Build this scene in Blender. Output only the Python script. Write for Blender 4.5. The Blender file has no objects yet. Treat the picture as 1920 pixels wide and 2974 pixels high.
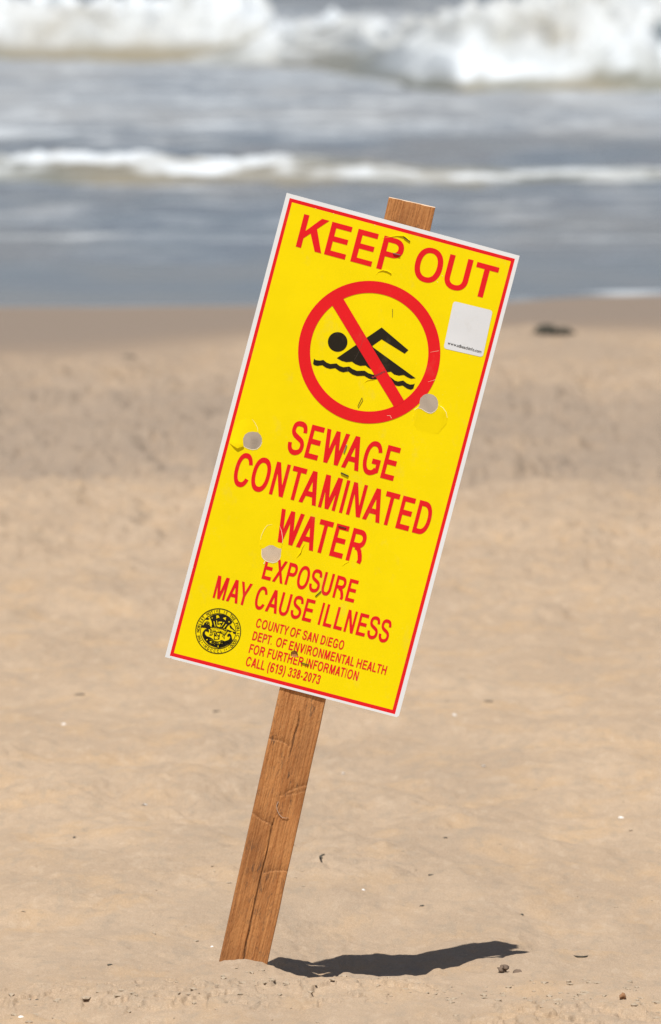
import bpy, bmesh, math, random
import numpy as np
from mathutils import Vector, Matrix, geometry

sc = bpy.context.scene
col = sc.collection
random.seed(7)

# ------------------------------------------------------------------ camera
PITCH = math.radians(2.9987)
cam = bpy.data.objects.new('camera', bpy.data.cameras.new('camera'))
col.objects.link(cam)
cam.location = (0, -15, 1.36)
cam.rotation_euler = (math.pi / 2 - PITCH, 0, 0)
cd = cam.data
cd.sensor_fit = 'VERTICAL'
cd.sensor_height = 36.0
cd.lens = 415.6
cd.clip_start = 0.5
cd.clip_end = 6000
cd.dof.use_dof = True
cd.dof.focus_distance = 15.0
cd.dof.aperture_fstop = 18.5
sc.camera = cam

# ------------------------------------------------------------------ light
TO_SUN = Vector((-0.115, -0.42, 1.0)).normalized()
w = bpy.data.worlds.new('World')
sc.world = w
w.use_nodes = True
nt = w.node_tree
sky = nt.nodes.new('ShaderNodeTexSky')
sky.sky_type = 'NISHITA'
sky.sun_disc = False
sky.sun_elevation = math.asin(TO_SUN.z)
sky.sun_rotation = math.atan2(TO_SUN.x, TO_SUN.y)
sky.air_density = 1.0
sky.dust_density = 1.5
bg = nt.nodes['Background']
nt.links.new(sky.outputs[0], bg.inputs[0])
bg.inputs[1].default_value = 0.058

sun = bpy.data.objects.new('sun', bpy.data.lights.new('sun', 'SUN'))
col.objects.link(sun)
sun.data.energy = 5.0
sun.data.angle = math.radians(0.36)
sun.data.color = (1.0, 0.965, 0.91)
sun.rotation_euler = TO_SUN.to_track_quat('Z', 'Y').to_euler()

sc.view_settings.view_transform = 'Standard'
sc.view_settings.look = 'None'
sc.view_settings.gamma = 1
sc.view_settings.use_curve_mapping = False
sc.view_settings.exposure = 0.03
sc.render.engine = 'CYCLES'
sc.cycles.max_bounces = 6
sc.cycles.use_denoising = True

# ------------------------------------------------------------------ helpers
def tag(o, label=None, cat=None, group=None, kind=None):
    if label: o['label'] = label
    if cat: o['category'] = cat
    if group: o['group'] = group
    if kind: o['kind'] = kind
    return o

def link_mesh(name, verts, faces, mats, parent=None, smooth=False, mat_idx=None):
    me = bpy.data.meshes.new(name)
    me.from_pydata([tuple(v) for v in verts], [], [tuple(f) for f in faces])
    for m in (mats if isinstance(mats, (list, tuple)) else [mats]):
        me.materials.append(m)
    if mat_idx is not None:
        me.polygons.foreach_set('material_index', mat_idx)
    if smooth:
        me.polygons.foreach_set('use_smooth', [True] * len(me.polygons))
    me.update()
    o = bpy.data.objects.new(name, me)
    col.objects.link(o)
    if parent: o.parent = parent
    return o

def grid_mesh(name, X, Y, Z, mat, attrs=None, parent=None):
    R, C = X.shape
    me = bpy.data.meshes.new(name)
    me.vertices.add(R * C)
    co = np.stack([X, Y, Z], -1).astype(np.float32).ravel()
    me.vertices.foreach_set('co', co)
    idx = np.arange(R * C).reshape(R, C)
    q = np.stack([idx[:-1, :-1], idx[:-1, 1:], idx[1:, 1:], idx[1:, :-1]], -1).reshape(-1)
    n = (R - 1) * (C - 1)
    me.loops.add(n * 4)
    me.polygons.add(n)
    me.loops.foreach_set('vertex_index', q.astype(np.int32))
    me.polygons.foreach_set('loop_start', np.arange(0, n * 4, 4, dtype=np.int32))
    me.polygons.foreach_set('use_smooth', np.ones(n, dtype=bool))
    me.materials.append(mat)
    for k, v in (attrs or {}).items():
        a = me.attributes.new(k, 'FLOAT', 'POINT')
        a.data.foreach_set('value', v.astype(np.float32).ravel())
    me.update(calc_edges=True)
    o = bpy.data.objects.new(name, me)
    col.objects.link(o)
    if parent: o.parent = parent
    return o

def _hash(ix, iy, seed):
    h = (ix.astype(np.int64) * 374761393 + iy.astype(np.int64) * 668265263 + seed * 974634777) & 0xFFFFFFFF
    h = ((h ^ (h >> 13)) * 1274126177) & 0xFFFFFFFF
    return ((h ^ (h >> 16)) & 0xFFFF) / 65535.0 * 2 - 1

def noise(x, y, seed=0):
    ix = np.floor(x); iy = np.floor(y)
    fx = x - ix; fy = y - iy
    u = fx * fx * fx * (fx * (fx * 6 - 15) + 10); v = fy * fy * fy * (fy * (fy * 6 - 15) + 10)
    a = _hash(ix, iy, seed); b = _hash(ix + 1, iy, seed)
    c = _hash(ix, iy + 1, seed); d = _hash(ix + 1, iy + 1, seed)
    return (a * (1 - u) + b * u) * (1 - v) + (c * (1 - u) + d * u) * v

def fbm(x, y, seed=0, octv=4, gain=0.5):
    s = 0; a = 1.0
    for k in range(octv):
        s = s + a * noise(x * 2.03 ** k + 17.3 * k, y * 2.03 ** k - 9.1 * k, seed + k)
        a *= gain
    return s

def sstep(a, b, x):
    t = np.clip((x - a) / (b - a), 0, 1)
    return t * t * (3 - 2 * t)

class N:
    """small node-tree builder"""
    def __init__(s, name):
        s.m = bpy.data.materials.new(name); s.m.use_nodes = True
        s.t = s.m.node_tree; s.p = s.t.nodes['Principled BSDF']
    def n(s, typ, **kw):
        nd = s.t.nodes.new('ShaderNode' + typ)
        for k, v in kw.items():
            if k in nd.inputs: s.set(nd.inputs[k], v)
            else: setattr(nd, k, v)
        return nd
    def set(s, inp, v):
        if isinstance(v, bpy.types.NodeSocket): s.t.links.new(v, inp)
        elif isinstance(v, (tuple, list)) and len(v) == 3 and inp.type == 'RGBA': inp.default_value = (*v, 1)
        else: inp.default_value = v
    def noise(s, vec, scale, detail=2, rough=0.5):
        nd = s.n('TexNoise'); nd.inputs['Scale'].default_value = scale
        nd.inputs['Detail'].default_value = detail; nd.inputs['Roughness'].default_value = rough
        if vec is not None: s.t.links.new(vec, nd.inputs['Vector'])
        return nd.outputs['Fac']
    def mapped(s, vec, scale=(1, 1, 1), loc=(0, 0, 0)):
        nd = s.n('Mapping'); nd.inputs['Scale'].default_value = scale; nd.inputs['Location'].default_value = loc
        s.t.links.new(vec, nd.inputs['Vector']); return nd.outputs[0]
    def ramp(s, fac, a, b, lo=0.0, hi=1.0):
        nd = s.n('MapRange'); nd.interpolation_type = 'SMOOTHSTEP'
        s.set(nd.inputs['Value'], fac)
        nd.inputs['From Min'].default_value = a; nd.inputs['From Max'].default_value = b
        nd.inputs['To Min'].default_value = lo; nd.inputs['To Max'].default_value = hi
        return nd.outputs[0]
    def mix(s, fac, a, b, mode='MIX'):
        nd = s.n('Mix'); nd.data_type = 'RGBA'; nd.blend_type = mode
        s.set(nd.inputs[0], fac); s.set(nd.inputs[6], a); s.set(nd.inputs[7], b)
        return nd.outputs[2]
    def math(s, op, a, b=0.0):
        nd = s.n('Math'); nd.operation = op
        s.set(nd.inputs[0], a); s.set(nd.inputs[1], b); return nd.outputs[0]
    def bump(s, h, strength, dist, normal=None):
        nd = s.n('Bump'); nd.inputs['Strength'].default_value = strength
        nd.inputs['Distance'].default_value = dist; s.t.links.new(h, nd.inputs['Height'])
        if normal is not None: s.t.links.new(normal, nd.inputs['Normal'])
        return nd.outputs[0]
    def out(s, base=None, rough=None, normal=None, spec=None, **kw):
        if base is not None: s.set(s.p.inputs['Base Color'], base)
        if rough is not None: s.set(s.p.inputs['Roughness'], rough)
        if normal is not None: s.t.links.new(normal, s.p.inputs['Normal'])
        if spec is not None: s.set(s.p.inputs['Specular IOR Level'], spec)
        for k, v in kw.items(): s.set(s.p.inputs[k], v)
        return s.m

def plain(name, rgb, rough=0.6, spec=0.3, **kw):
    return N(name).out(rgb, rough, None, spec, **kw)

# ------------------------------------------------------------------ materials
def mat_sand():
    b = N('dry_sand')
    pos = b.n('NewGeometry').outputs['Position']
    big = b.noise(b.mapped(pos, (1.0, 0.35, 1.0)), 3.2, 4, 0.6)
    mid = b.noise(b.mapped(pos, (1.0, 0.30, 1.0), (4, 2, 0)), 15, 4, 0.62)
    warm = b.noise(b.mapped(pos, (1.0, 0.35, 1.0), (11, 5, 0)), 9, 3, 0.6)
    grain = b.noise(pos, 520, 2, 0.7)
    speck = b.noise(pos, 1150, 1, 0.5)
    c = b.mix(b.ramp(big, 0.40, 0.60), (0.430, 0.310, 0.205), (0.497, 0.363, 0.243))
    c = b.mix(b.ramp(mid, 0.42, 0.68, 0, 0.55), c, (0.404, 0.298, 0.205))
    c = b.mix(b.ramp(warm, 0.47, 0.68, 0, 0.55), c, (0.540, 0.358, 0.196))
    streak = b.noise(b.mapped(pos, (1.0, 0.22, 1.0), (7, 9, 0)), 42, 4, 0.65)
    c = b.mix(b.ramp(streak, 0.50, 0.68, 0, 0.5), c, (0.350, 0.278, 0.202))
    c = b.mix(b.ramp(streak, 0.46, 0.34, 0, 0.35), c, (0.573, 0.446, 0.318))
    c = b.mix(b.ramp(grain, 0.36, 0.66, 0, 1), b.mix(0.30, c, (0.185, 0.135, 0.088)), b.mix(0.14, c, (0.745, 0.627, 0.494)))
    c = b.mix(b.ramp(speck, 0.70, 0.76, 0, 0.5), c, (0.111, 0.091, 0.070))
    damp = b.n('Attribute', attribute_name='damp').outputs['Fac']
    wet = b.n('Attribute', attribute_name='wet').outputs['Fac']
    c = b.mix(damp, c, b.mix(0.7, c, (0.251, 0.202, 0.159)))
    c = b.mix(wet, c, (0.266, 0.202, 0.149))
    rough = b.math('SUBTRACT', 0.95, b.math('MULTIPLY', b.math('POWER', wet, 3.0), 0.50))
    h1 = b.noise(pos, 420, 3, 0.7)
    h2 = b.noise(b.mapped(pos, (1, 0.5, 1)), 60, 4, 0.6)
    nrm = b.bump(h2, 0.5, 0.004)
    nrm = b.bump(h1, 0.7, 0.0016, nrm)
    return b.out(c, rough, nrm, 0.15)
M_SAND = mat_sand()

def mat_water(name, base, foamcol, rough=0.2):
    b = N(name)
    pos = b.n('NewGeometry').outputs['Position']
    foam = b.n('Attribute', attribute_name='foam').outputs['Fac']
    fn = b.noise(pos, 9, 4, 0.65)
    silt = b.noise(b.mapped(pos, (0.5, 0.12, 1)), 1.2, 3, 0.6)
    base_c = b.mix(b.ramp(silt, 0.35, 0.65), base, tuple(v * k for v, k in zip(base, (1.30, 1.15, 1.0))))
    c = b.mix(foam, base_c, b.mix(b.ramp(fn, 0.35, 0.65), tuple(v * 0.86 for v in foamcol), foamcol))
    r = b.ramp(foam, 0.0, 0.7, rough, 0.85)
    nrm = b.bump(b.noise(b.mapped(pos, (1, 0.45, 1)), 5.0, 5, 0.65), 0.6, 0.05)
    return b.out(c, r, nrm, b.ramp(foam, 0, 0.8, 0.5, 0.2), IOR=1.33)
M_SEA = mat_water('sea_water', (0.165, 0.185, 0.21), (0.58, 0.62, 0.65), 0.26)
M_SURF = mat_water('surf_water', (0.20, 0.20, 0.165), (0.70, 0.745, 0.78), 0.3)

def mat_print(name, rgb, rough=0.38, mott=0.05, fade=None):
    b = N(name)
    pos = b.n('NewGeometry').outputs['Position']
    n1 = b.noise(pos, 14, 3, 0.6)
    c = b.mix(b.ramp(n1, 0.35, 0.65), rgb, tuple(v * (1 - mott) for v in rgb))
    gr = b.noise(b.mapped(pos, (1, 1, .6), (2, 0, 5)), 34, 5, 0.7)
    c = b.mix(b.ramp(gr, 0.56, 0.74, 0, 0.10), c, (0.42, 0.34, 0.20))
    sp = b.noise(pos, 700, 1, 0.5)
    c = b.mix(b.ramp(sp, 0.74, 0.78, 0, 0.35), c, fade or tuple(min(1, v + 0.15) for v in rgb))
    nrm = b.bump(b.noise(pos, 22, 2, 0.5), 0.12, 0.002)
    return b.out(c, rough, nrm, 0.12)
M_YEL = mat_print('sign_yellow', (0.93, 0.74, 0.0), 0.5, 0.035)
M_RED = mat_print('sign_red', (0.80, 0.015, 0.020), 0.5, 0.05, (0.85, 0.15, 0.12))
M_BLK = mat_print('sign_black', (0.024, 0.019, 0.013), 0.4, 0.1, (0.14, 0.13, 0.11))
M_WHT = mat_print('panel_white', (0.80, 0.83, 0.85), 0.5, 0.03)
M_STK = mat_print('sticker_white', (0.75, 0.78, 0.81), 0.4, 0.05)
M_CUT = plain('cut_plastic', (0.93, 0.86, 0.62), 0.6)
M_CUTY = plain('cut_yellow', (0.98, 0.86, 0.28), 0.6)
M_STEEL = plain('dull_steel', (0.30, 0.28, 0.25), 0.45, 0.5, Metallic=0.7)
M_RUST = plain('rusty_steel', (0.075, 0.055, 0.03), 0.7, 0.3, Metallic=0.3)
M_SCUFF = plain('grey_scuff', (0.13, 0.10, 0.09), 0.8)
M_DARK = plain('dark_kelp', (0.085, 0.078, 0.060), 0.85)
M_SHELL = plain('shell_white', (0.80, 0.77, 0.72), 0.35)
M_PEB = plain('brown_pebble', (0.30, 0.15, 0.07), 0.6)
M_CLOD = N('grey_sand_clod')
_p = M_CLOD.n('NewGeometry').outputs['Position']
M_CLOD = M_CLOD.out(M_CLOD.mix(M_CLOD.ramp(M_CLOD.noise(_p, 400, 2), .35, .65), (0.35, 0.285, 0.21), (0.43, 0.34, 0.245)), 0.95, None, 0.1)

def mat_wood():
    b = N('fir_wood')
    ob = b.n('TexCoord').outputs['Object']
    warp = b.noise(b.mapped(ob, (14, 14, 3.0)), 1.0, 2)
    sep = b.n('SeparateXYZ'); b.t.links.new(ob, sep.inputs[0])
    xx = b.math('ADD', sep.outputs[0], b.math('MULTIPLY', warp, 0.014))
    cmb = b.n('CombineXYZ'); b.t.links.new(xx, cmb.inputs[0]); b.t.links.new(sep.outputs[1], cmb.inputs[1])
    b.t.links.new(b.math('MULTIPLY', sep.outputs[2], 0.03), cmb.inputs[2])
    rings = b.noise(cmb.outputs[0], 330, 2, 0.6)
    fib = b.noise(b.mapped(ob, (1, 1, 0.07)), 1100, 2, 0.6)
    blot = b.noise(b.mapped(ob, (1, 1, 0.35)), 28, 3, 0.6)
    c = b.mix(b.ramp(rings, 0.38, 0.62), (0.56, 0.245, 0.082), (0.40, 0.155, 0.048))
    c = b.mix(b.ramp(fib, 0.35, 0.65, 0, 0.35), c, (0.52, 0.27, 0.11))
    c = b.mix(b.ramp(blot, 0.45, 0.70, 0, 0.5), c, (0.26, 0.105, 0.038))
    dirt = b.noise(b.mapped(ob, (1, 1, 0.25), (3, 0, 1)), 240, 3, 0.75)
    zone = b.noise(b.mapped(ob, (1, 1, 0.5), (1.3, 0, 2.2)), 22, 2, 0.5)
    d = b.math('MULTIPLY', b.ramp(dirt, 0.52, 0.66), b.ramp(zone, 0.42, 0.58))
    c = b.mix(b.math('MULTIPLY', d, 0.7), c, (0.09, 0.06, 0.04))
    crack_step_shade = b.n('Attribute', attribute_name='crack_and_shade').outputs['Fac']
    c = b.mix(crack_step_shade, c, (0.11, 0.055, 0.026))  # dark of the cracks, plus shade painted above the step ridges
    rough_h = b.noise(b.mapped(ob, (1, 1, 0.35)), 420, 3, 0.7)
    nrm = b.bump(rings, 0.7, 0.0016)
    nrm = b.bump(fib, 0.6, 0.0008, nrm)
    nrm = b.bump(rough_h, 0.8, 0.0014, nrm)
    return b.out(c, 0.75, nrm, 0.2)
M_WOOD = mat_wood()
M_ENDG = plain('sunlit_end_grain', (0.78, 0.56, 0.38), 0.85)  # end-grain colour brightened so the post top looks sunlit
M_LINT = plain('pale_thread', (0.50, 0.36, 0.27), 0.8)

# ------------------------------------------------------------------ beach
def crest_tab():
    return np.array([[-.60, 0, 0], [-.30, .001, 0], [-.22, .0035, -.010], [-.1397, .0043, -.026], [-.1288, .0074, -.027], [-.1161, .0083, -.027], [-.1034, .0070, -.027],
        [-.0907, .0020, -.022], [-.0798, -.0030, -.0235], [-.0717, -.0030, -.0245], [-.0581, -.0085, -.027], [-.0399, -.014, -.031],
        [-.0227, -.0163, -.036], [-.0127, -.0139, -.037], [-.0018, -.0136, -.037], [.0091, -.0148, -.036], [.0163, -.0112, -.035],
        [.029, -.0121, -.037], [.0563, -.0108, -.034], [.069, -.0134, -.032], [.0817, -.0121, -.031], [.0962, -.0099, -.029],
        [.1089, -.0117, -.028], [.1216, -.0094, -.027], [.1307, -.003, -.025], [.1379, -.0012, -.024], [.1506, -.0036, -.023],
        [.176, -.0064, -.021], [.1887, -.0070, -.020], [.2000, -.0035, -.019], [.2080, -.0035, -.018], [.2232, .0010, -.018],
        [.2377, .0015, -.021], [.2486, .0005, -.022], [.2620, .0020, -.026], [.275, .0045, -.030], [.30, .0060, -.034], [.36, .0050, -.034], [.44, .003, -.030],
        [.56, .001, -.010], [.80, 0, 0]])

def beach_z(x, y, fine=True):
    T = crest_tab()
    zr = np.interp(x, T[:, 0], T[:, 1]); zb = np.interp(x, T[:, 0], T[:, 2])
    yr = np.interp(x, [-1, .17, .235, .30, 1], [-.055, -.055, .08, .12, .12])
    yr = yr + 0.006 * noise(x * 22, x * 0 + 3.3, 5)
    z = np.zeros_like(x)
    f1 = sstep(-0.22, 0, y - yr)                 # rises gently to the lip
    f2 = sstep(0.0, 0.075, y - yr)               # falls steeply behind it
    lf = sstep(0.12, 0.0, x)
    f3 = (1 - lf) * sstep(0.47, 1.15, y) + lf * (0.30 * sstep(0.25, 0.36, y) + 0.70 * sstep(0.36, 1.1, y))   # far side of the hollow
    z = zr * f1 * (1 - f2) + zb * f2 * (1 - f3)
    z[y < yr - 0.22] = 0
    hollow = f2 * (1 - f3) * (zb < -0.005)
    z = z + (f1 * (1 - f3)) * np.exp(-(x / .38) ** 6) * (0.0022 * fbm(x * 26, y * 13, 91, 3, .6) + 0.0016 * fbm(x * 9, y * 5, 95, 2))
    # broad beach form: berm edge, then a slope under the water
    yb = 21.6 - 1.6 * sstep(0.4, -1.0, x) + 0.35 * noise(x * 0.9, x * 0, 21)
    yw = 28.1 + 1.3 * sstep(0.15, 1.3, x) + 0.06 * noise(x * 2.0, x * 0 + 1, 23)
    sl = np.clip((y - yb) / (yw - yb), 0, None)
    z = z + np.where(y > yb, -0.15 * np.minimum(sl, 1) - np.clip(sl - 1, 0, 60) * 0.20, 0)
    z = z + 0.014 * np.exp(-((y - yb + 0.7) / 0.8) ** 2)
    churn = sstep(4.5, 10, y) * (1 - sstep(17.5, 20.5, y))
    calm = 1 - sstep(yb - .6, yb + .3, y)
    near = 1 - np.exp(-((x) ** 2 / 0.25 + (y - .15) ** 2 / 0.5))
    z = z + calm * near * (0.011 * fbm(x * 1.6, y * 0.9, 31, 3) + 0.0115 * fbm(x * 5.0, y * 2.0, 37, 4, .55))
    z = z + calm * churn * (0.026 * fbm(x * 2.4, y * 0.9, 41, 4, 0.6) + (0.012 + 0.010 * sstep(11.5, 13, y)) * fbm(x * 8, y * 3.0, 47, 4, .65))
    z = z + 0.004 * (1 - calm) * fbm(x * 1.0, y * 0.5, 49, 2)
    if fine:
        rid = np.abs(fbm(x * 11, y * 5.5, 53, 3, 0.55))
        patch = sstep(0.05, 0.7, fbm(x * 2.2 + 3, y * 1.1, 57, 2))
        z = z + calm * (0.0058 * (1 - .6 * churn) * (rid - .4) * (0.35 + patch))
        z = z + calm * (0.0011 * fbm(x * 55, y * 30, 61, 3, 0.6)) * (0.6 + 0.8 * patch)
        # crumbly crust in front of the sign
        cr = sstep(-0.15, -0.38, y) * sstep(0.15, 0.7, fbm(x * 3.4 + 1, y * 2.4, 63, 2) + 0.35)
        cell = fbm(x * 38, y * 20, 67, 2)
        z = z + cr * (0.0055 * sstep(-0.03, 0.06, cell) + .002 * noise(x * 120, y * 60, 69))
    return z

d0 = []
yy = -1.15
while yy < 1.3:
    d0.append(yy); yy += 0.0055
while yy < 31:
    d0.append(yy); yy += 0.0085 * ((yy + 15) / 16.0) ** 2
ys = np.array([-40, -25, -18, -12, -8, -5, -3.5, -2.5, -1.8, -1.4] + d0 + [32, 34, 38])
u_in = np.linspace(-0.50, 0.50, 620)
u_out = 0.50 + np.array([.006, .015, .03, .05, .08, .12, .18, .28, .45, .7, 1.1, 1.8, 3, 5, 9, 16, 28, 50, 90])
us = np.concatenate([-u_out[::-1], u_in, u_out])
U, YY = np.meshgrid(us, ys)
XX = U * np.maximum(YY + 15, 10.0) / 15.0
ZZ = beach_z(XX, YY)
ybm = 21.6 - 1.6 * sstep(0.4, -1.0, XX) + 0.35 * noise(XX * 0.9, XX * 0, 21)
wet = sstep(-1.3 - 1.6 * sstep(.3, -.5, XX), 1.5, YY - ybm + 0.5 * fbm(XX * 1.1, YY * .5, 79, 3)) * (0.85 + 0.15 * sstep(0.3, 3, YY - ybm))
yj = YY + 1.9 * fbm(XX * 1.3, YY * 0.3, 71, 4, .6)
dmp = sstep(9.6, 14.4, yj) * (1 - sstep(15.8, 18.6, YY + 0.9 * fbm(XX * 1.0, YY * 0.3, 75, 3)))
dmp = dmp * (0.92 + 0.38 * fbm(XX * 3.0, YY * 1.0, 77, 4, .6)) + 0.30 * sstep(13, 17, YY) + 0.12 * sstep(3, 9, YY)
dmp = np.clip(dmp + 0.22 * sstep(.2, .9, fbm(XX * 1.4, YY * .35, 83, 3)), 0, 1)
beach = grid_mesh('beach', XX, YY, ZZ, M_SAND, {'damp': dmp, 'wet': wet})
tag(beach, kind='structure')

def ground(x, y):
    return float(beach_z(np.array([float(x)]), np.array([float(y)]))[0])

# ------------------------------------------------------------------ sea
SEA = -0.15
def D2Y(py): return 41585.0 / (py + 250.0) - 15.0     # distance at which the sea shows at that height
ysea = [24.0]
while ysea[-1] < 190: ysea.append(ysea[-1] + 0.05 * ((ysea[-1] + 15) / 43.0) ** 1.6)
ysea = np.array(ysea + [210, 250, 320, 450, 700, 1200, 2500, 5000])
us = np.concatenate([-np.array([90, 45, 22, 10, 5, 2.5, 1.4, .9, .7, .6, .54])[:],
                     np.linspace(-.5, .5, 520), np.array([.54, .6, .7, .9, 1.4, 2.5, 5, 10, 22, 45, 90])])
U, YY = np.meshgrid(us, ysea)
XX = U * (YY + 15) / 15.0 * 0.36 / 0.5 * 1.1
off = sstep(28, 40, YY)
ZS = SEA + (0.006 + 0.022 * off) * fbm(XX * 0.35, YY * 0.8, 101, 3) + (0.003 + 0.012 * off) * fbm(XX * 1.6, YY * 2.4, 107, 3) + 0.006 * off * fbm(XX * 4.5, YY * 2.2, 109, 3, .6)
ZS = ZS * 1.0
PXX = XX * 27540 / (YY + 15) + 770           # lateral direction seen from the shore
PYY = 41585 / (YY + 15) - 250
st = fbm(XX * 0.55, YY * 1.1, 121, 4, 0.6)
st2 = fbm(XX * 1.5, YY * 2.0, 127, 4, 0.6)
st3 = fbm(XX * 4.2, YY * 1.3, 129, 4, 0.65)
foam = np.zeros_like(XX)
def band(a, b, c, d, v): return sstep(a, b, v) * (1 - sstep(c, d, v))
foam += band(D2Y(335), D2Y(300), D2Y(150), D2Y(90), YY) * (0.18 + 0.17 * sstep(-0.3, 1.0, st) + 0.11 * sstep(-.4, 0.9, st2))
foam += band(D2Y(345), D2Y(325), D2Y(300), D2Y(270), YY) * 0.35 * sstep(-.2, 0.8, st2) * sstep(2.0, -1.6, XX)
foam += band(D2Y(120), D2Y(90), D2Y(20), D2Y(0), YY) * 0.45 * sstep(-0.3, 0.6, st)
foam += np.exp(-((YY - D2Y(560) - .25 * noise(XX * .9, XX * 0, 3)) / 0.28) ** 2) * sstep(0.2, -0.7, XX) * 0.42 * (0.6 + 0.5 * noise(XX * 2, YY, 9))
foam += band(D2Y(440), D2Y(425), D2Y(415), D2Y(400), YY) * 0.3 * sstep(-.1, .8, st2)
foam += band(D2Y(640), D2Y(560), D2Y(470), D2Y(430), YY) * 0.20 * sstep(0.25, 1.1, st2)
yw = 28.1 + 1.3 * sstep(0.15, 1.3, XX) + 0.06 * noise(XX * 2.0, XX * 0 + 1, 23)
foam += (np.abs(YY - yw - 0.18) < 0.32) * sstep(.35, .9, XX) * sstep(-0.1, 0.5, noise(XX * 4.5, YY * 1.2, 131)) * 0.75
foam += (np.abs(YY - yw) < 0.12) * 0.2
foam += off * (0.10 * sstep(0.0, 0.9, st3) + 0.06 * sstep(-.2, .9, st2)) + band(D2Y(340), D2Y(300), D2Y(130), D2Y(90), YY) * 0.14 * sstep(-.1, 1.0, st3)
foam = np.clip(foam, 0, 1)
sea = grid_mesh('sea', XX, YY, ZS, M_SEA, {'foam': foam})
tag(sea, kind='structure')

def breaker(x0, x1, fy, fh, depth, foamf, lump, seed, label, res=0.055):
    xs = np.arange(x0, x1, res)
    s = np.concatenate([np.linspace(0, .5, 34), np.linspace(.52, 1, 22)])
    X, S = np.meshgrid(xs, s)
    Y0 = fy(X); H = fh(X)
    prof = np.where(S < .34, np.sin(np.clip(S / .34, 0, 1) * math.pi / 2) ** 0.8, np.cos(np.clip((S - .34) / .66, 0, 1) * math.pi / 2) ** 1.6)
    Y = Y0 + depth * S
    F = np.clip(foamf(X, S), 0, 1)
    nz = fbm(X * 1.6, S * 7 + 3, seed, 2) * 0.4 + fbm(X * 4.6, S * 16, seed + 7, 4, 0.7) * 0.6
    nf = fbm(X * 9, S * 30, seed + 11, 2)
    A = np.minimum(H, .6) * lump * (0.25 + 0.75 * F) * np.sin(np.clip(S, 0, 1) * math.pi) ** 0.5
    Z = SEA - 0.03 + (H + .03) * prof + A * (nz + 0.5 * nf)
    F = np.clip(F - 0.24 * sstep(0.15, 0.9, fbm(X * 3.5, S * 12 + 40, seed + 23, 4, .65)) * (F > .1), 0, 1)
    Y = Y - A * 1.3 * fbm(X * 3.1, S * 9 + 20, seed + 17, 3)
    o = grid_mesh('breaking_wave', X, Y, Z, M_SURF, {'foam': F})
    tag(o, label, 'wave', 'waves breaking off the beach')
    return o

# far left roller, ends abruptly
YL = D2Y(143)
breaker(-22, -0.25, lambda X: YL + 0 * X + .3 * noise(X * .5, X * 0, 3),
        lambda X: (0.47 + 0.05 * noise(X * 0.8, X * 0 + 9, 5)) * sstep(-0.30, -0.62, X) + 0.0, 6.0,
        lambda X, S: (0.86 + 0.35 * fbm(X * 0.8, S * 5, 201, 3)) * sstep(0.02, 0.10, S) * (1 - .6 * sstep(.6, .9, S)), 0.42, 203,
        'white roller behind the small shore wave, ending short of the middle')
# far right roller with green shoulder
_xr = [-1.4, -.45, .1, .35, .6, 1.0, 2.6, 20]
_yr = [88.5, 88.0, 83.5, 80.5, 76.5, 74.6, 74.3, 74.0]
_hr = [0.0, .24, .33, .36, .44, .54, .60, .5]
breaker(-1.3, 22, lambda X: np.interp(X, _xr, _yr) + .15 * noise(X * .9, X * 0, 13),
        lambda X: np.interp(X, _xr, _hr) + .05 * sstep(-.7, -.2, X) * (1 - sstep(.3, .7, X)) + .07 * sstep(1.2, 1.7, X) * (1 - sstep(2.3, 2.9, X)) + .03 * noise(X * 1.3, X * 0 + 2, 6), 5.5,
        lambda X, S: np.clip((0.90 + 0.35 * fbm(X * .8, S * 5, 211, 3)) * sstep(0.01, 0.06, S) * (1 - .85 * np.exp(-((X - .12) / .30) ** 2) * (1 - sstep(.04, .14, S)))
                              * (0.55 + .45 * sstep(-.9, -.5, X)) * (1 - .6 * sstep(.65, .95, S)), 0, 1), 0.42, 217,
        'tallest white breaker, rising on the right behind the sign post top')
# small shore wave
YS = D2Y(424)
breaker(-14, 14, lambda X: YS + .25 * noise(X * .8, X * 0, 15) + .12 * noise(X * 3, X * 0, 16),
        lambda X: 0.045 + 0.045 * sstep(0.9, -.4, X) + .016 * sstep(-0.7, -1.0, X) * (0.7 + .5 * noise(X * 1.1, X * 0 + 4, 9)) + .015 * noise(X * 4, X * 0 + 4, 19), 3.4,
        lambda X, S: (0.36 + 0.16 * sstep(0.7, -.7, X) + 0.60 * fbm(X * 2.6, S * 7, 221, 4, .65)) * sstep(0.03, 0.14, S) * (1 - .8 * sstep(.45, .8, S)), 0.32, 227,
        'low broken wave nearest the sand, thin foam fading to the right', 0.03)

# ------------------------------------------------------------------ the sign
sign = bpy.data.objects.new('warning_sign', None)
col.objects.link(sign)
sign.location = (-0.1115, 0.019, 0.0)
tag(sign, 'yellow keep out sewage warning sign on a leaning wooden post in the sand', 'sign')
SX, SY, SZ = sign.location

W_, H_ = 305.0, 605.0
cTL = np.array([-0.0556, 0.97982]); cTR = np.array([0.24001, 0.89993]); cBL = np.array([-0.21041, 0.3898]); cBR = np.array([0.08641, 0.31264])
PY = -0.0030
def S(u, v, off=0.0):
    s, t = u / W_, v / H_
    p = (1 - s) * (1 - t) * cTL + s * (1 - t) * cTR + (1 - s) * t * cBL + s * t * cBR
    # a weathered plastic sheet is never dead flat
    bow = 0.0012 * math.sin(s * 3.0 + 0.4) * math.sin(t * 4.2 + 0.6) + 0.0010 * (s - .5) ** 2 * 4
    return (p[0] - SX, PY - bow - off - SY, p[1] - SZ)

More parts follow.
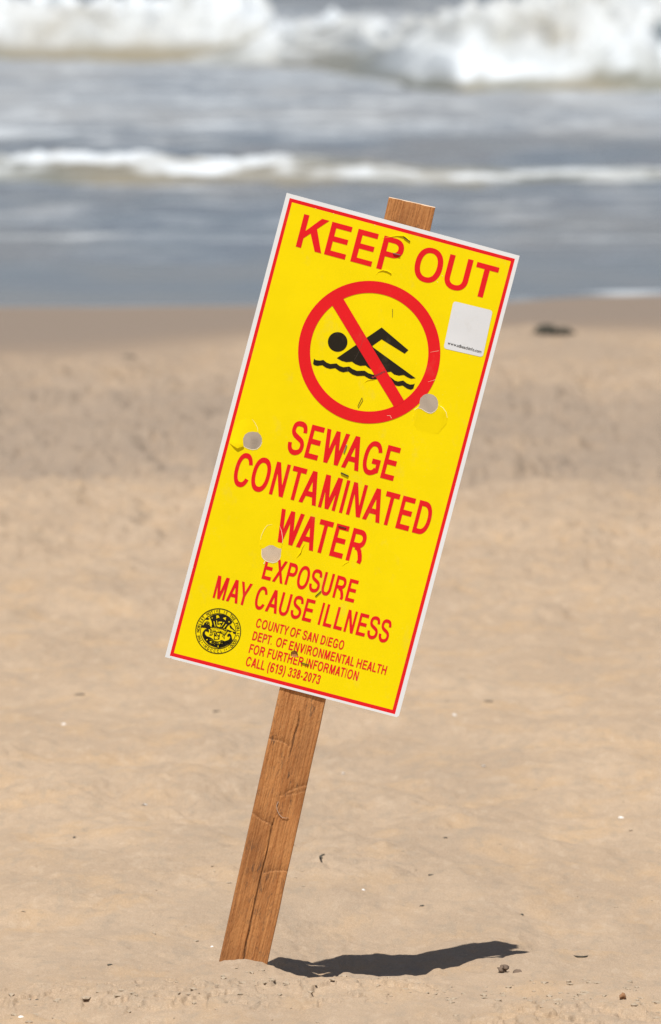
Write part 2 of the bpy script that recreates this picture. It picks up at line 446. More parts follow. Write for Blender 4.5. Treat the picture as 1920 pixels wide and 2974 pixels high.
def ccw(p): return p
HOLE1 = [(238.2,198.3),(243.7,198.2),(248.5,200.4),(251.5,204.1),(253.2,208.7),(253.2,213.0),(251.1,217.7),(247.4,221.2),(243.7,221.7),(239.8,220.9),(234.2,219.0),(229.5,218.9),(230.7,214.8),(229.5,211.8),(229.4,206.2),(232.0,201.8),(235.1,199.3)]
FLAP1 = [(253.2,208.7),(253.2,213.0),(251.1,217.7),(247.4,221.2),(243.7,221.7),(239.8,220.9),(234.2,219.0),(229.5,218.9),(225.7,222.6),(226.3,230.9),(230.5,240.6),(235.6,245.8),(249.8,248.5),(262.6,243.7),(269.5,228.8),(268.6,222.0),(264.9,215.0),(259.6,210.8)]
HOLE2 = [(34.7,301.8),(41.5,300.9),(45.9,303.5),(48.5,307.0),(49.6,311.4),(48.9,316.7),(45.9,321.2),(40.5,323.6),(34.9,323.7),(28.7,322.3),(27.2,318.7),(25.5,313.1),(26.5,307.7),(29.7,304.0)]
FLAP2 = [(41.5,300.9),(34.7,301.8),(29.7,304.0),(26.5,307.7),(25.5,313.1),(27.2,318.7),(28.7,322.3),(21.7,326.9),(16.6,325.5),(10.2,323.2),(10.7,307.9),(14.3,295.1),(21.9,288.4),(29.8,286.5),(35.0,290.5),(39.4,295.4)]
HOLE3 = [(83.5,441.9),(86.2,440.7),(88.7,437.7),(91.7,435.1),(96.1,433.9),(101.2,435.4),(105.1,436.0),(107.4,435.2),(107.9,436.9),(108.9,443.6),(108.5,448.9),(105.8,453.1),(101.7,455.3),(94.3,455.4),(90.2,454.2),(86.7,451.4),(85.0,447.6)]
FLAP3 = [(83.5,441.9),(86.2,440.7),(88.7,437.7),(91.7,435.1),(96.1,433.9),(101.2,435.4),(105.1,436.0),(107.4,435.2),(107.0,428.3),(104.9,420.4),(102.0,413.7),(98.2,406.3),(89.0,406.9),(82.7,409.4),(80.1,415.7),(78.7,424.5),(79.1,431.4),(80.5,437.1)]
NAILH = [(156.4,555.6),(160.1,556.5),(162.7,561.6),(158.0,564.1),(153.4,564.0),(152.6,558.5)]
HOLES = [HOLE1, HOLE2, HOLE3, NAILH]
FLAPS = [FLAP1, FLAP2, FLAP3]
def c01(x): return max(0.0, min(1.0, x))
def flap_w(k, u, v):
    if k == 0: return 1.35 * c01((247 - v) / 30) * c01((u - 222) / 6) * c01((272 - u) / 10)
    if k == 1: return 2.1 * c01((v - 287) / 34) ** 1.2 * c01((u - 10) / 9) ** 0.8 * (0.25 + 0.75 * c01((34 - u) / 9))
    if k == 2: return 0.5 * c01((v - 407) / 30)
    return 0.0

def inpoly(p, poly):
    x, y = p; c = False; n = len(poly); j = n - 1
    for i in range(n):
        xi, yi = poly[i]; xj, yj = poly[j]
        if (yi > y) != (yj > y) and x < (xj - xi) * (y - yi) / (yj - yi) + xi: c = not c
        j = i
    return c

def loop_edges(base, n): return [(base + i, base + (i + 1) % n) for i in range(n)]

def sheet(loops, inside, off, extra_pts=(), matf=None):
    """triangulates the loops together with holes and flaps; returns verts, tris, mat index"""
    allp = [p for l in loops for p in l]
    x0 = min(p[0] for p in allp); x1 = max(p[0] for p in allp); y0 = min(p[1] for p in allp); y1 = max(p[1] for p in allp)
    V = []; E = []
    for l in loops:
        E += loop_edges(len(V), len(l)); V += [Vector(p) for p in l]
    near = []
    for poly in HOLES + FLAPS:
        px = [p[0] for p in poly]; py = [p[1] for p in poly]
        if max(px) > x0 and min(px) < x1 and max(py) > y0 and min(py) < y1:
            near.append(poly); E += loop_edges(len(V), len(poly)); V += [Vector(p) for p in poly]
            gx = min(px) + 1.5
            while gx < max(px):
                gy = min(py) + 1.5
                while gy < max(py):
                    if x0 < gx < x1 and y0 < gy < y1: V.append(Vector((gx, gy)))
                    gy += 3.0
                gx += 3.0
    V += [Vector(p) for p in extra_pts]
    vo, eo, fo, _, _, _ = geometry.delaunay_2d_cdt(V, E, [], 0, 1e-4)
    out = {}; verts = []; faces = []; mi = []
    def vid(i, r):
        k = (i, r)
        u, v = vo[i]
        dw = 0.0
        if r >= 0: dw = flap_w(r, u, v)
        if r >= 0 and dw < 1e-3: k = (i, -1); dw = 0.0
        if k not in out:
            out[k] = len(verts); verts.append(S(u, v, off + dw * 0.001))
        return out[k]
    for f in fo:
        cx = sum(vo[i][0] for i in f) / 3; cy = sum(vo[i][1] for i in f) / 3
        if not inside((cx, cy)): continue
        if any(inpoly((cx, cy), h) for h in HOLES): continue
        r = -1
        for k, fl in enumerate(FLAPS):
            if inpoly((cx, cy), fl): r = k
        ids = [vid(i, r) for i in f]
        a, b, c = [Vector(verts[i]) for i in ids]
        if (b - a).cross(c - a).y > 0: ids.reverse()
        faces.append(ids); mi.append(matf((cx, cy)) if matf else 0)
    return verts, faces, mi

def poly_inside(poly): return lambda p: inpoly(p, poly)
def decal(name, loops, mat, off, parent, inside=None):
    if inside is None:
        inside = lambda p: sum(inpoly(p, l) for l in loops) % 2 == 1
    v, f, mi = sheet(loops, inside, off)
    return link_mesh(name, v, f, mat, parent)

# panel
outer = [(0, 0), (305, 0), (305, 602.6), (302.5, 605), (8.9, 605), (7.6, 603.6), (6.6, 605), (0, 605)]
redo = [(5.4, 5.2), (300.3, 5.2), (299.6, 602.0), (5.4, 601.8)]
redi = [(9.6, 9.7), (296.0, 9.7), (295.2, 597.3), (9.6, 597.2)]
extra = [(x, y) for x in range(15, 296, 20) for y in range(15, 600, 20)]
def pm(p): return 2 if inpoly(p, redi) else (1 if inpoly(p, redo) else 0)
def fine_loop(l, st=15.0):
    out = []
    for i, p in enumerate(l):
        q_ = l[(i + 1) % len(l)]; n = max(1, int(math.dist(p, q_) / st))
        out += [(p[0] + (q_[0] - p[0]) * k / n, p[1] + (q_[1] - p[1]) * k / n) for k in range(n)]
    return out
v, f, mi = sheet([fine_loop(outer), fine_loop(redo), fine_loop(redi)], poly_inside(outer), 0, extra, pm)
panel = link_mesh('panel', v, f, [M_WHT, M_RED, M_YEL, M_CUT], sign, True, mi)
panel['label'] = 'yellow plastic panel with white margin, thin red border and three punched holes'
bm = bmesh.new(); bm.from_mesh(panel.data)
bmesh.ops.remove_doubles(bm, verts=bm.verts, dist=2e-6)
bm.to_mesh(panel.data); bm.free()
panel.data.polygons.foreach_set('use_smooth', [False] * len(panel.data.polygons))
so = panel.modifiers.new('thickness', 'SOLIDIFY')
so.thickness = 0.0012; so.offset = -1; so.material_offset_rim = 3; so.use_rim = True
# rims of the outer edge are white as well
so.material_offset = 0

# glyphs from Blender's own built-in typeface
_cache = {}
def glyph(ch, weight=0.007):
    k = (ch, weight)
    if k in _cache: return _cache[k]
    c = bpy.data.curves.new('glyph', 'FONT'); c.body = ch; c.offset = weight; c.resolution_u = 5; c.fill_mode = 'FRONT'
    o = bpy.data.objects.new('glyph', c); col.objects.link(o)
    dg = bpy.context.evaluated_depsgraph_get(); me = bpy.data.meshes.new_from_object(o.evaluated_get(dg))
    bmm = bmesh.new(); bmm.from_mesh(me); bmesh.ops.remove_doubles(bmm, verts=bmm.verts, dist=1e-5)
    pts = [(q.co.x, q.co.y) for q in bmm.verts]
    bmm.verts.ensure_lookup_table(); bmm.verts.index_update()
    tris = []
    bmesh.ops.triangulate(bmm, faces=bmm.faces[:]); bmm.verts.index_update()
    pts = [(q.co.x, q.co.y) for q in bmm.verts]
    tris = [tuple(x.index for x in fc.verts) for fc in bmm.faces]
    be = {}
    for e in bmm.edges:
        if len(e.link_faces) == 1:
            a, b_ = e.verts[0].index, e.verts[1].index
            be.setdefault(a, []).append(b_); be.setdefault(b_, []).append(a)
    loops = []; seen = set()
    for s0 in be:
        if s0 in seen: continue
        lp = [s0]; seen.add(s0); cur = s0
        while True:
            nx = [q for q in be[cur] if q not in seen]
            if not nx: break
            cur = nx[0]; seen.add(cur); lp.append(cur)
        loops.append(lp)
    adv = c.name and max(p[0] for p in pts)
    _cache[k] = (pts, loops, tris)
    bmm.free(); bpy.data.objects.remove(o); bpy.data.curves.remove(c); bpy.data.meshes.remove(me)
    return _cache[k]


def stroke(P, sw, bw, close=False):
    """outline of a centre line drawn with an elliptical pen (upright stems sw, flat bars bw thick)"""
    Lf, Rt = [], []; n = len(P)
    for i in range(n):
        a = Vector(P[max(i - 1, 0)]); b_ = Vector(P[min(i + 1, n - 1)])
        t = (b_ - a).normalized(); nn = Vector((-t.y, t.x))
        h = 0.5 * math.sqrt((sw * nn.x) ** 2 + (bw * nn.y) ** 2)
        p = Vector(P[i]); q = p + nn * h; r_ = p - nn * h
        Lf.append((q.x, q.y)); Rt.append((r_.x, r_.y))
    return Lf + Rt[::-1]
def arcp(cx, cy, rx, ry, a0, a1, n=22, e=2.25):
    out = []
    for i in range(n + 1):
        a = math.radians(a0 + (a1 - a0) * i / n); c, s = math.cos(a), math.sin(a)
        out.append((cx + rx * math.copysign(abs(c) ** (2 / e), c), cy + ry * math.copysign(abs(s) ** (2 / e), s)))
    return out
def block(ch, w, h, sw, bw):
    """grotesque capital in a w x h box, y down: list of shapes, each a list of loops"""
    q = lambda *p: [list(p)]
    rc = lambda x0, y0, x1, y1: q((x0, y0), (x1, y0), (x1, y1), (x0, y1))
    hs, hb = sw / 2, bw / 2
    full = arcp(w / 2, h / 2, w / 2, h / 2, 0, 360, 60)[:-1]
    def ring(x0, y0, x1, y1, e=2.25):
        cx, cy = (x0 + x1) / 2, (y0 + y1) / 2; a, b_ = (x1 - x0) / 2, (y1 - y0) / 2
        return [arcp(cx, cy, a, b_, 0, 360, 60, e)[:-1], arcp(cx, cy, a - sw, b_ - bw, 0, 360, 60, e)[:-1]]
    def bowl(x0, y0, x1, y1):
        r = min((x1 - x0) * .62, (y1 - y0) * .62); b_ = (y1 - y0) / 2
        o = [(x0, y0)] + arcp(x1 - r, y0 + b_, r, b_, -90, 90, 24) + [(x0, y1)]
        i = [(x0, y0 + bw)] + arcp(x1 - r, y0 + b_, r - sw, b_ - bw, -90, 90, 24) + [(x0, y1 - bw)]
        return [o, i]
    if ch == 'I' or ch == '|': return [rc(0, 0, w, h)]
    if ch == 'E': return [rc(0, 0, sw, h), rc(sw * .9, 0, w * .97, bw), rc(sw * .9, h * .485 - hb, w * .93, h * .485 + hb), rc(sw * .9, h - bw, w, h)]
    if ch == 'F': return [rc(0, 0, sw, h), rc(sw * .9, 0, w, bw), rc(sw * .9, h * .50 - hb, w * .88, h * .50 + hb)]
    if ch == 'L': return [rc(0, 0, sw, h), rc(sw * .9, h - bw, w, h)]
    if ch == 'T': return [rc(0, 0, w, bw), rc(w / 2 - hs, bw * .9, w / 2 + hs, h)]
    if ch == 'H': return [rc(0, 0, sw, h), rc(w - sw, 0, w, h), rc(sw * .9, h * .48 - hb, w - sw * .9, h * .48 + hb)]
    if ch == 'O' or ch == '0': return [ring(0, 0, w, h, 2.25 if ch == 'O' else 2.1)]
    if ch == 'D':
        r = w * .60
        return [rc(0, 0, sw, h), [[(sw * .9, 0)] + arcp(w - r, h / 2, r, h / 2, -90, 90, 28) + [(sw * .9, h)],
                                  [(sw * .9, bw)] + arcp(w - r, h / 2, r - sw, h / 2 - bw, -90, 90, 28) + [(sw * .9, h - bw)]]]
    if ch == 'P': return [rc(0, 0, sw, h), bowl(sw * .9, 0, w, h * .59)]
    if ch == 'B': return [rc(0, 0, sw, h), bowl(sw * .9, 0, w * .95, h * .52 + hb), bowl(sw * .9, h * .52 - hb, w, h)]
    if ch == 'R':
        leg = stroke([(w * .42, h * .545), (w * .60, h * .57), (w * .70, h * .64), (w * .80, h * .76), (w * .87, h * .90), (w * .93 - hs * .9, h)], sw * 1.1, bw)
        return [rc(0, 0, sw, h), bowl(sw * .9, 0, w * .96, h * .565), [leg]]
    if ch == 'K': return [rc(0, 0, sw, h), q((sw * .9, h * .50), (w - sw * 1.45, 0), (w - sw * .05, 0), (sw * .9, h * .72)), q((w * .36, h * .42), (w * .36 + sw * 1.25, h * .34), (w, h), (w - sw * 1.25, h))]
    if ch == 'U':
        r = h * .36
        return [[stroke([(hs, 0), (hs, h - r)] + arcp(w / 2, h - r, w / 2 - hs, r - hb, 180, 0, 30)[1:-1] + [(w - hs, h - r), (w - hs, 0)], sw, bw)]]
    if ch == 'C': return [[stroke(arcp(w / 2 + sw * .05, h / 2, w / 2 - hs, h / 2 - hb, -24, -330, 46), sw, bw)]]
    if ch == 'G': return [[stroke(arcp(w / 2, h / 2, w / 2 - hs, h / 2 - hb, -26, -322, 46), sw, bw)], rc(w - sw, h * .52, w, h * .86), rc(w * .52, h * .505, w, h * .505 + bw),
                          q((w - sw * 1.6, h * .83), (w, h * .80), (w, h * .87), (w * .72, h * .97))]
    if ch == 'S':
        x, y = w - sw, h - bw
        pts = [(.97, .27), (.95, .17), (.85, .06), (.68, .01), (.50, 0), (.30, .015), (.12, .08), (.055, .20), (.08, .31), (.22, .40), (.45, .465), (.68, .52), (.88, .59), (.985, .71), (.95, .86), (.80, .95), (.62, .99), (.47, 1), (.27, .975), (.10, .89), (.025, .79), (.0, .69)]
        P_ = []
        for i in range(len(pts) - 1):
            p0, p1, p2, p3 = [Vector(pts[max(0, min(len(pts) - 1, i + k))]) for k in (-1, 0, 1, 2)]
            for k in range(3):
                t = k / 3; v = 0.5 * ((2 * p1) + (p2 - p0) * t + (2 * p0 - 5 * p1 + 4 * p2 - p3) * t * t + (3 * p1 - p0 - 3 * p2 + p3) * t ** 3)
                P_.append((hs + v.x * x, hb + v.y * y))
        P_.append((hs + pts[-1][0] * x, hb + pts[-1][1] * y))
        return [[stroke(P_, sw, bw)]]
    d = sw * 1.12
    if ch == 'A': return [q((0, h), (d, h), (w / 2 + d * .55, 0), (w / 2 - d * .55, 0)), q((w - d, h), (w, h), (w / 2 + d * .55, 0), (w / 2 - d * .55, 0)),
                          q((w * .5 - (w / 2 - d) * .62, h * .62), (w * .5 + (w / 2 - d) * .62, h * .62), (w * .5 + (w / 2 - d) * .80, h * .62 + bw), (w * .5 - (w / 2 - d) * .80, h * .62 + bw))]
    if ch == 'V': return [q((0, 0), (d, 0), (w / 2 + d * .5, h), (w / 2 - d * .5, h)), q((w - d, 0), (w, 0), (w / 2 + d * .5, h), (w / 2 - d * .5, h))]
    if ch == 'W':
        e = d * .98; a, b_ = w * .27, w * .73; c = w / 2
        return [q((0, 0), (e, 0), (a + e / 2, h), (a - e / 2, h)), q((c - e / 2, 0), (c + e / 2, 0), (a + e / 2, h), (a - e / 2, h)),
                q((c - e / 2, 0), (c + e / 2, 0), (b_ + e / 2, h), (b_ - e / 2, h)), q((w - e, 0), (w, 0), (b_ + e / 2, h), (b_ - e / 2, h))]
    if ch == 'N': return [rc(0, 0, sw * .95, h), rc(w - sw * .95, 0, w, h), q((0, 0), (sw * 1.12, 0), (w, h), (w - sw * 1.12, h))]
    if ch == 'M':
        s9 = sw * .92; c = w / 2; e = sw * 1.05
        return [rc(0, 0, s9, h), rc(w - s9, 0, w, h), q((0, 0), (sw * 1.35, 0), (c + e / 2, h), (c - e / 2, h)), q((w - sw * 1.35, 0), (w, 0), (c + e / 2, h), (c - e / 2, h))]
    if ch == 'X': return [q((w * .03, 0), (w * .03 + d, 0), (w, h), (w - d, h)), q((w * .97 - d, 0), (w * .97, 0), (d, h), (0, h))]
    if ch == 'Y': return [rc(w / 2 - hs, h * .55, w / 2 + hs, h), q((0, 0), (d, 0), (w / 2 + hs, h * .60), (w / 2 - hs, h * .60)), q((w - d, 0), (w, 0), (w / 2 + hs, h * .60), (w / 2 - hs, h * .60))]
    if ch == '.': return [rc(0, h - bw * 1.1, w, h)]
    if ch == '-': return [rc(0, h * .58, w, h * .58 + bw)]
    if ch == '(': return [[stroke([(w - hs * .6, -h * .02), (w * .55, h * .15), (hs, h * .36), (hs * .8, h * .56), (hs, h * .78), (w * .55, h * 1.02), (w - hs * .6, h * 1.2)], sw * .95, bw)]]
    if ch == ')': return [[stroke([(hs * .6, -h * .02), (w * .45, h * .15), (w - hs, h * .36), (w - hs * .8, h * .56), (w - hs, h * .78), (w * .45, h * 1.02), (hs * .6, h * 1.2)], sw * .95, bw)]]
    if ch == '1': return [rc(w * .45, 0, w * .45 + sw, h), q((w * .45 + sw * .4, 0), (w * .45 + sw * .4, bw * 1.6), (0, h * .30), (0, h * .30 - bw))]
    if ch == '7': return [rc(0, 0, w, bw), [stroke([(w - hs, bw * .8), (w * .62, h * .40), (w * .42, h * .70), (w * .33, h)], sw, bw)]]
    if ch == '2': return [[stroke([(hs, h * .30), (hs * 1.3, h * .16), (w * .30, hb * 1.2), (w * .52, hb), (w * .80, hb * 1.8), (w - hs, h * .20), (w - hs, h * .33), (w * .72, h * .55), (w * .35, h * .80), (w * .12, h - bw)], sw, bw)], rc(0, h - bw, w, h)]
    if ch == '3': return [[stroke([(hs, h * .24), (hs * 1.8, h * .12), (w * .36, hb), (w * .60, hb), (w * .84, h * .12), (w * .88, h * .27), (w * .76, h * .42), (w * .48, h * .47)], sw, bw)],
                          [stroke([(w * .42, h * .475), (w * .70, h * .48), (w - hs * 1.05, h * .60), (w - hs, h * .76), (w * .80, h * .93), (w * .52, h - hb), (w * .26, h - hb * 1.3), (hs * 1.4, h * .86), (hs, h * .72)], sw, bw)]]
    if ch == '8': return [ring(w * .06, 0, w * .94, h * .49 + hb * .6, 2.1), ring(0, h * .47 - hb * .6, w, h, 2.1)]
    if ch == '6': return [ring(0, h * .40, w, h, 2.1), [stroke([(w - hs * 1.1, h * .22), (w * .84, h * .10), (w * .56, hb), (w * .28, h * .10), (hs * 1.2, h * .32), (hs, h * .55), (hs, h * .72)], sw, bw)]]
    if ch == '9': return [ring(0, 0, w, h * .60, 2.1), [stroke([(hs * 1.1, h * .80), (w * .18, h * .92), (w * .46, h - hb), (w * .74, h * .90), (w - hs * 1.1, h * .68), (w - hs, h * .45), (w - hs, h * .28)], sw, bw)]]
    return [rc(0, 0, w, h)]

def place_glyph(ch, u0, u1, v0, v1, weight=0.007):
    """letter fitted to the box u0..u1, v0 (top)..v1 (bottom): loops in panel mm"""
    pts, loops, tris = glyph(ch, weight)
    xs = [p[0] for p in pts]; ysz = [p[1] for p in pts]
    ax, bx_, ay, by = min(xs), max(xs), min(ysz), max(ysz)
    P = [(u0 + (p[0] - ax) / (bx_ - ax) * (u1 - u0), v1 - (p[1] - ay) / (by - ay) * (v1 - v0)) for p in pts]
    return [[P[i] for i in l] for l in loops]

def lettering(items, mat, off, parent, label, pen=None):
    """pen = (stem, bar) in mm draws block capitals, otherwise Blender's own typeface"""
    V = []; Fc = []
    for ch, u0, u1, v0, v1 in items:
        if pen:
            sw, bw = pen
            shapes = [[[(u0 + x, v0 + y) for x, y in l] for l in sh] for sh in block(ch, u1 - u0, v1 - v0, sw, bw)]
        else:
            shapes = [place_glyph(ch, u0, u1, v0, v1, 0.006)]
        alll = [l for sh in shapes for l in sh]
        v, f, _ = sheet(alll, lambda p, sh_=shapes: any(sum(inpoly(p, l) for l in sh) % 2 == 1 for sh in sh_), off)
        n = len(V); V += v; Fc += [[i + n for i in q] for q in f]
    o = link_mesh('lettering', V, Fc, mat, parent)
    o['label'] = label
    return o

CW = {'A': .62, 'C': .66, 'D': .62, 'E': .55, 'F': .50, 'G': .68, 'H': .60, 'I': .10, 'L': .48, 'M': .70, 'N': .60, 'O': .70, 'P': .56, 'R': .62, 'S': .58, 'T': .56,
      'U': .60, 'V': .62, 'Y': .62, '(': .20, ')': .20, '.': .10, '-': .26, '1': .32, '0': .50, '2': .50, '3': .50, '6': .50, '7': .50, '8': .50, '9': .50}
def word(txt, u0, u1, v0, v1):
    """a word of block capitals in natural proportions squeezed into u0..u1"""
    x = 0; pos = []
    for i, ch in enumerate(txt):
        wd = CW[ch]; pos.append((ch, x, x + wd))
        g = .13
        nx = txt[i + 1] if i + 1 < len(txt) else ''
        if ch in 'ATVYLPF' : g -= .05
        if nx and nx in 'ATVY': g -= .05
        if ch in 'HIMNU' or (nx and nx in 'HIMNU'): g += .03
        x += wd + g
    k = (u1 - u0) / pos[-1][2]
    return [(c_, u0 + a * k, u0 + b_ * k, v0 - (.25 if c_ in 'OCGSU' else 0), v1 + (.25 if c_ in 'OCGSU' else 0)) for c_, a, b_ in pos]
def web(txt, u0, u1, v0, v1):
    x = 0; pos = []
    for ch in txt:
        pts, _, _ = glyph(ch, .006); xs = [p[0] for p in pts]; ysz = [p[1] for p in pts]
        pos.append((ch, x, x + max(xs) - min(xs), min(ysz), max(ysz))); x += max(xs) - min(xs) + .07
    k = (u1 - u0) / pos[-1][2]; kv = (v1 - v0) / 0.69
    return [(c_, u0 + a * k, u0 + b_ * k, v1 - t * kv, v1 - lo * kv) for c_, a, b_, lo, t in pos]

OFF = 0.00025
R = lambda *a: a
L = lettering
L([R('K',28.2,61.6,19.9,62.2), R('E',65.1,92.4,20.0,62.2), R('E',99.5,126.7,19.9,62.2), R('P',133.5,161.6,19.7,62.2),
   R('O',179.5,214.6,19.2,63.5), R('U',219.8,250.2,20.6,63.5), R('T',255.3,284.2,21.2,63.3)], M_RED, OFF, panel, 'red words KEEP OUT across the panel top', (6.9, 6.6))
L([R('S',81.7,102.4,273.2,317.0), R('E',105.7,122.8,273.6,316.3), R('W',125.4,155.1,273.6,316.0), R('A',154.3,176.7,273.4,316.2),
   R('G',178.9,201.2,273.3,317.2), R('E',205.3,222.3,273.9,316.7)], M_RED, OFF, panel, 'red word SEWAGE under the ring', (4.75, 6.6))
L([R('C',25.0,46.2,329.6,373.6), R('O',47.9,70.5,329.4,373.6), R('N',74.5,92.6,330.1,372.4), R('T',96.2,114.2,329.8,372.3), R('A',113.2,135.8,329.9,372.3),
   R('M',138.7,160.8,330.0,372.4), R('I',166.1,170.3,330.1,372.5), R('N',175.2,193.4,330.2,372.4), R('A',196.5,219.1,330.6,372.8), R('T',218.3,236.1,330.7,372.9),
   R('E',239.9,257.0,330.9,373.2), R('D',261.7,281.2,330.9,373.2)], M_RED, OFF, panel, 'red word CONTAMINATED', (4.65, 6.6))
L([R('W',95.3,125.4,386.1,428.3), R('A',124.6,146.9,386.1,428.4), R('T',146.2,163.9,386.4,428.3), R('E',167.8,184.7,386.4,428.4), R('R',189.5,209.6,386.4,428.6)],
  M_RED, OFF, panel, 'red word WATER, its first letter cut by a torn slit', (4.75, 6.6))
L([R('E',92.6,104.2,449.6,478.3), R('X',106.4,120.2,449.4,478.2), R('P',122.5,134.6,449.3,478.0), R('O',136.6,151.4,448.6,478.8), R('S',153.0,166.8,448.8,478.8),
   R('U',169.2,181.6,449.4,478.8), R('R',185.2,198.8,449.7,478.5), R('E',201.5,213.2,449.8,478.5)], M_RED, OFF, panel, 'red word EXPOSURE, first letter clipped by the lowest hole', (3.2, 4.5))
L([R('M',39.0,54.1,488.2,517.1), R('A',56.3,71.3,487.8,516.9), R('Y',70.0,84.2,487.9,516.9), R('C',91.7,105.6,487.2,517.4), R('A',107.2,122.4,487.8,516.9),
   R('U',123.6,136.4,487.8,517.2), R('S',139.0,152.5,487.2,517.2), R('E',155.1,166.8,487.8,516.5), R('I',176.0,178.8,487.9,516.5), R('L',182.4,193.1,488.2,516.6),
   R('L',196.2,207.0,488.2,516.6), R('N',209.7,221.7,488.2,516.8), R('E',225.4,237.1,488.3,516.8), R('S',239.3,252.6,487.7,517.5), R('S',254.2,267.4,487.8,517.9)],
  M_RED, OFF, panel, 'red words MAY CAUSE ILLNESS', (3.1, 4.4))
L(word('COUNTY', 100.7, 142.6, 528.0, 539.5) + word('OF', 145.2, 158.0, 528, 539.5) + word('SAN', 161.4, 180.8, 528.0, 539.6) + word('DIEGO', 185.3, 215.2, 528.1, 539.7),
  M_RED, OFF, panel, 'small red line COUNTY OF SAN DIEGO', (1.42, 1.85))
L(word('DEPT.', 100.6, 126.0, 545.0, 556.4) + word('OF', 131.3, 144.6, 545, 556.5) + word('ENVIRONMENTAL', 148.3, 233.4, 545.1, 556.6) + word('HEALTH', 236.8, 275.2, 545.2, 556.8),
  M_RED, OFF, panel, 'small red line DEPT. OF ENVIRONMENTAL HEALTH', (1.42, 1.85))
L(word('FOR', 100.6, 120.4, 561.5, 573.2) + word('FURTHER', 124.5, 170.6, 561.4, 573.1) + word('INFORMATION', 174.4, 242.6, 561.1, 572.9),
  M_RED, OFF, panel, 'small red line FOR FURTHER INFORMATION', (1.42, 1.85))
L(word('CALL', 100.6, 125.2, 578.0, 589.8) + word('(619)', 129.0, 151.6, 577.8, 589.8) + word('338-2073', 155.6, 197.0, 577.8, 589.5),
  M_RED, OFF, panel, 'small red telephone line at the bottom', (1.42, 1.85))

# prohibition symbol
CC = (152.0, 167.0)
def circ(c, r, n=96): return [(c[0] + r * math.cos(2 * math.pi * i / n), c[1] + r * math.sin(2 * math.pi * i / n)) for i in range(n)]
BODY = [(114.2,184.7),(159.2,132.7),(199.2,151.6),(195.8,157.2),(163.0,147.2),(153.7,158.3),(155.4,159.8),(217.1,183.6),(211.5,185.8),(206.3,185.0),(201.6,183.5),(195.6,185.9),(189.6,186.0),(184.6,183.6),(180.5,185.4),(159.1,187.2),(154.8,185.8),(151.9,184.3),(145.1,186.6),(139.0,186.1),(134.0,184.1),(127.1,186.5),(121.2,186.5)]
WAVE = [(86.7,192.5),(88.8,194.0),(94.1,193.3),(98.4,191.3),(103.1,193.4),(108.2,194.0),(115.5,191.3),(120.0,193.3),(125.1,193.7),(132.1,190.9),(136.7,192.8),(142.9,193.7),(152.2,191.0),(157.6,192.8),(163.7,193.2),(169.9,190.2),(179.2,187.8),(187.5,191.0),(192.5,193.2),(196.5,193.3),(202.7,190.4),(207.8,192.6),(212.4,193.1),(216.2,191.8),(217.7,190.4),(217.6,196.9),(215.0,199.3),(210.0,199.1),(203.6,196.7),(199.0,198.7),(195.6,199.0),(180.8,193.8),(170.7,197.0),(165.3,199.4),(160.4,199.4),(153.4,197.4),(144.6,200.0),(138.5,199.6),(132.4,197.2),(126.7,200.0),(121.7,199.8),(115.6,197.5),(109.3,200.1),(103.8,199.9),(98.8,198.0),(93.0,200.5),(89.1,200.6),(86.9,199.1)]
decal('swimmer_body', [BODY], M_BLK, OFF, panel)
decal('swimmer_head', [circ((110.1, 164.7), 12.4, 48)], M_BLK, OFF, panel)
decal('wave_line', [WAVE], M_BLK, OFF, panel)
decal('prohibition_ring', [circ(CC, 90.0), circ(CC, 74.8)], M_RED, OFF * 1.3, panel)
def bar_inside(p): return inpoly(p, BAR)
BAR = [(101.0,108.0),(210.6,215.1),(200.6,226.2),(89.5,119.8)]
def clipbar(n=14):
    out = []
    for i in range(n): out.append((101.0 + (210.6 - 101.0) * i / (n - 1), 108.0 + (215.1 - 108.0) * i / (n - 1)))
    for i in range(n): out.append((200.6 - (200.6 - 89.5) * i / (n - 1), 226.2 - (226.2 - 119.8) * i / (n - 1)))
    return out
decal('slash_bar', [clipbar()], M_RED, OFF * 1.7, panel)

# sticker (its square code is left blank)
def rrect(pts, r, n=5):
    out = []
    for i in range(4):
        p = Vector(pts[i]); a = (Vector(pts[i - 1]) - p).normalized(); b = (Vector(pts[(i + 1) % 4]) - p).normalized()
        s0, e0 = p + a * r, p + b * r
        for k in range(n + 1):
            t = k / n
            q = (1 - t) ** 2 * s0 + 2 * t * (1 - t) * p + t * t * e0
            out.append((q.x, q.y))
    return out
stk = decal('sticker', [rrect([(238.6, 77.0), (289.6, 75.8), (292.4, 136.0), (241.6, 138.0)], 4.2)], M_STK, OFF, sign)
stk['label'] = 'white rounded sticker with a web address along its foot'
L(web('www.sdbeachinfo.com', 245.0, 289.0, 127.8, 131.6), M_BLK, OFF * 2, stk, 'tiny black web address')

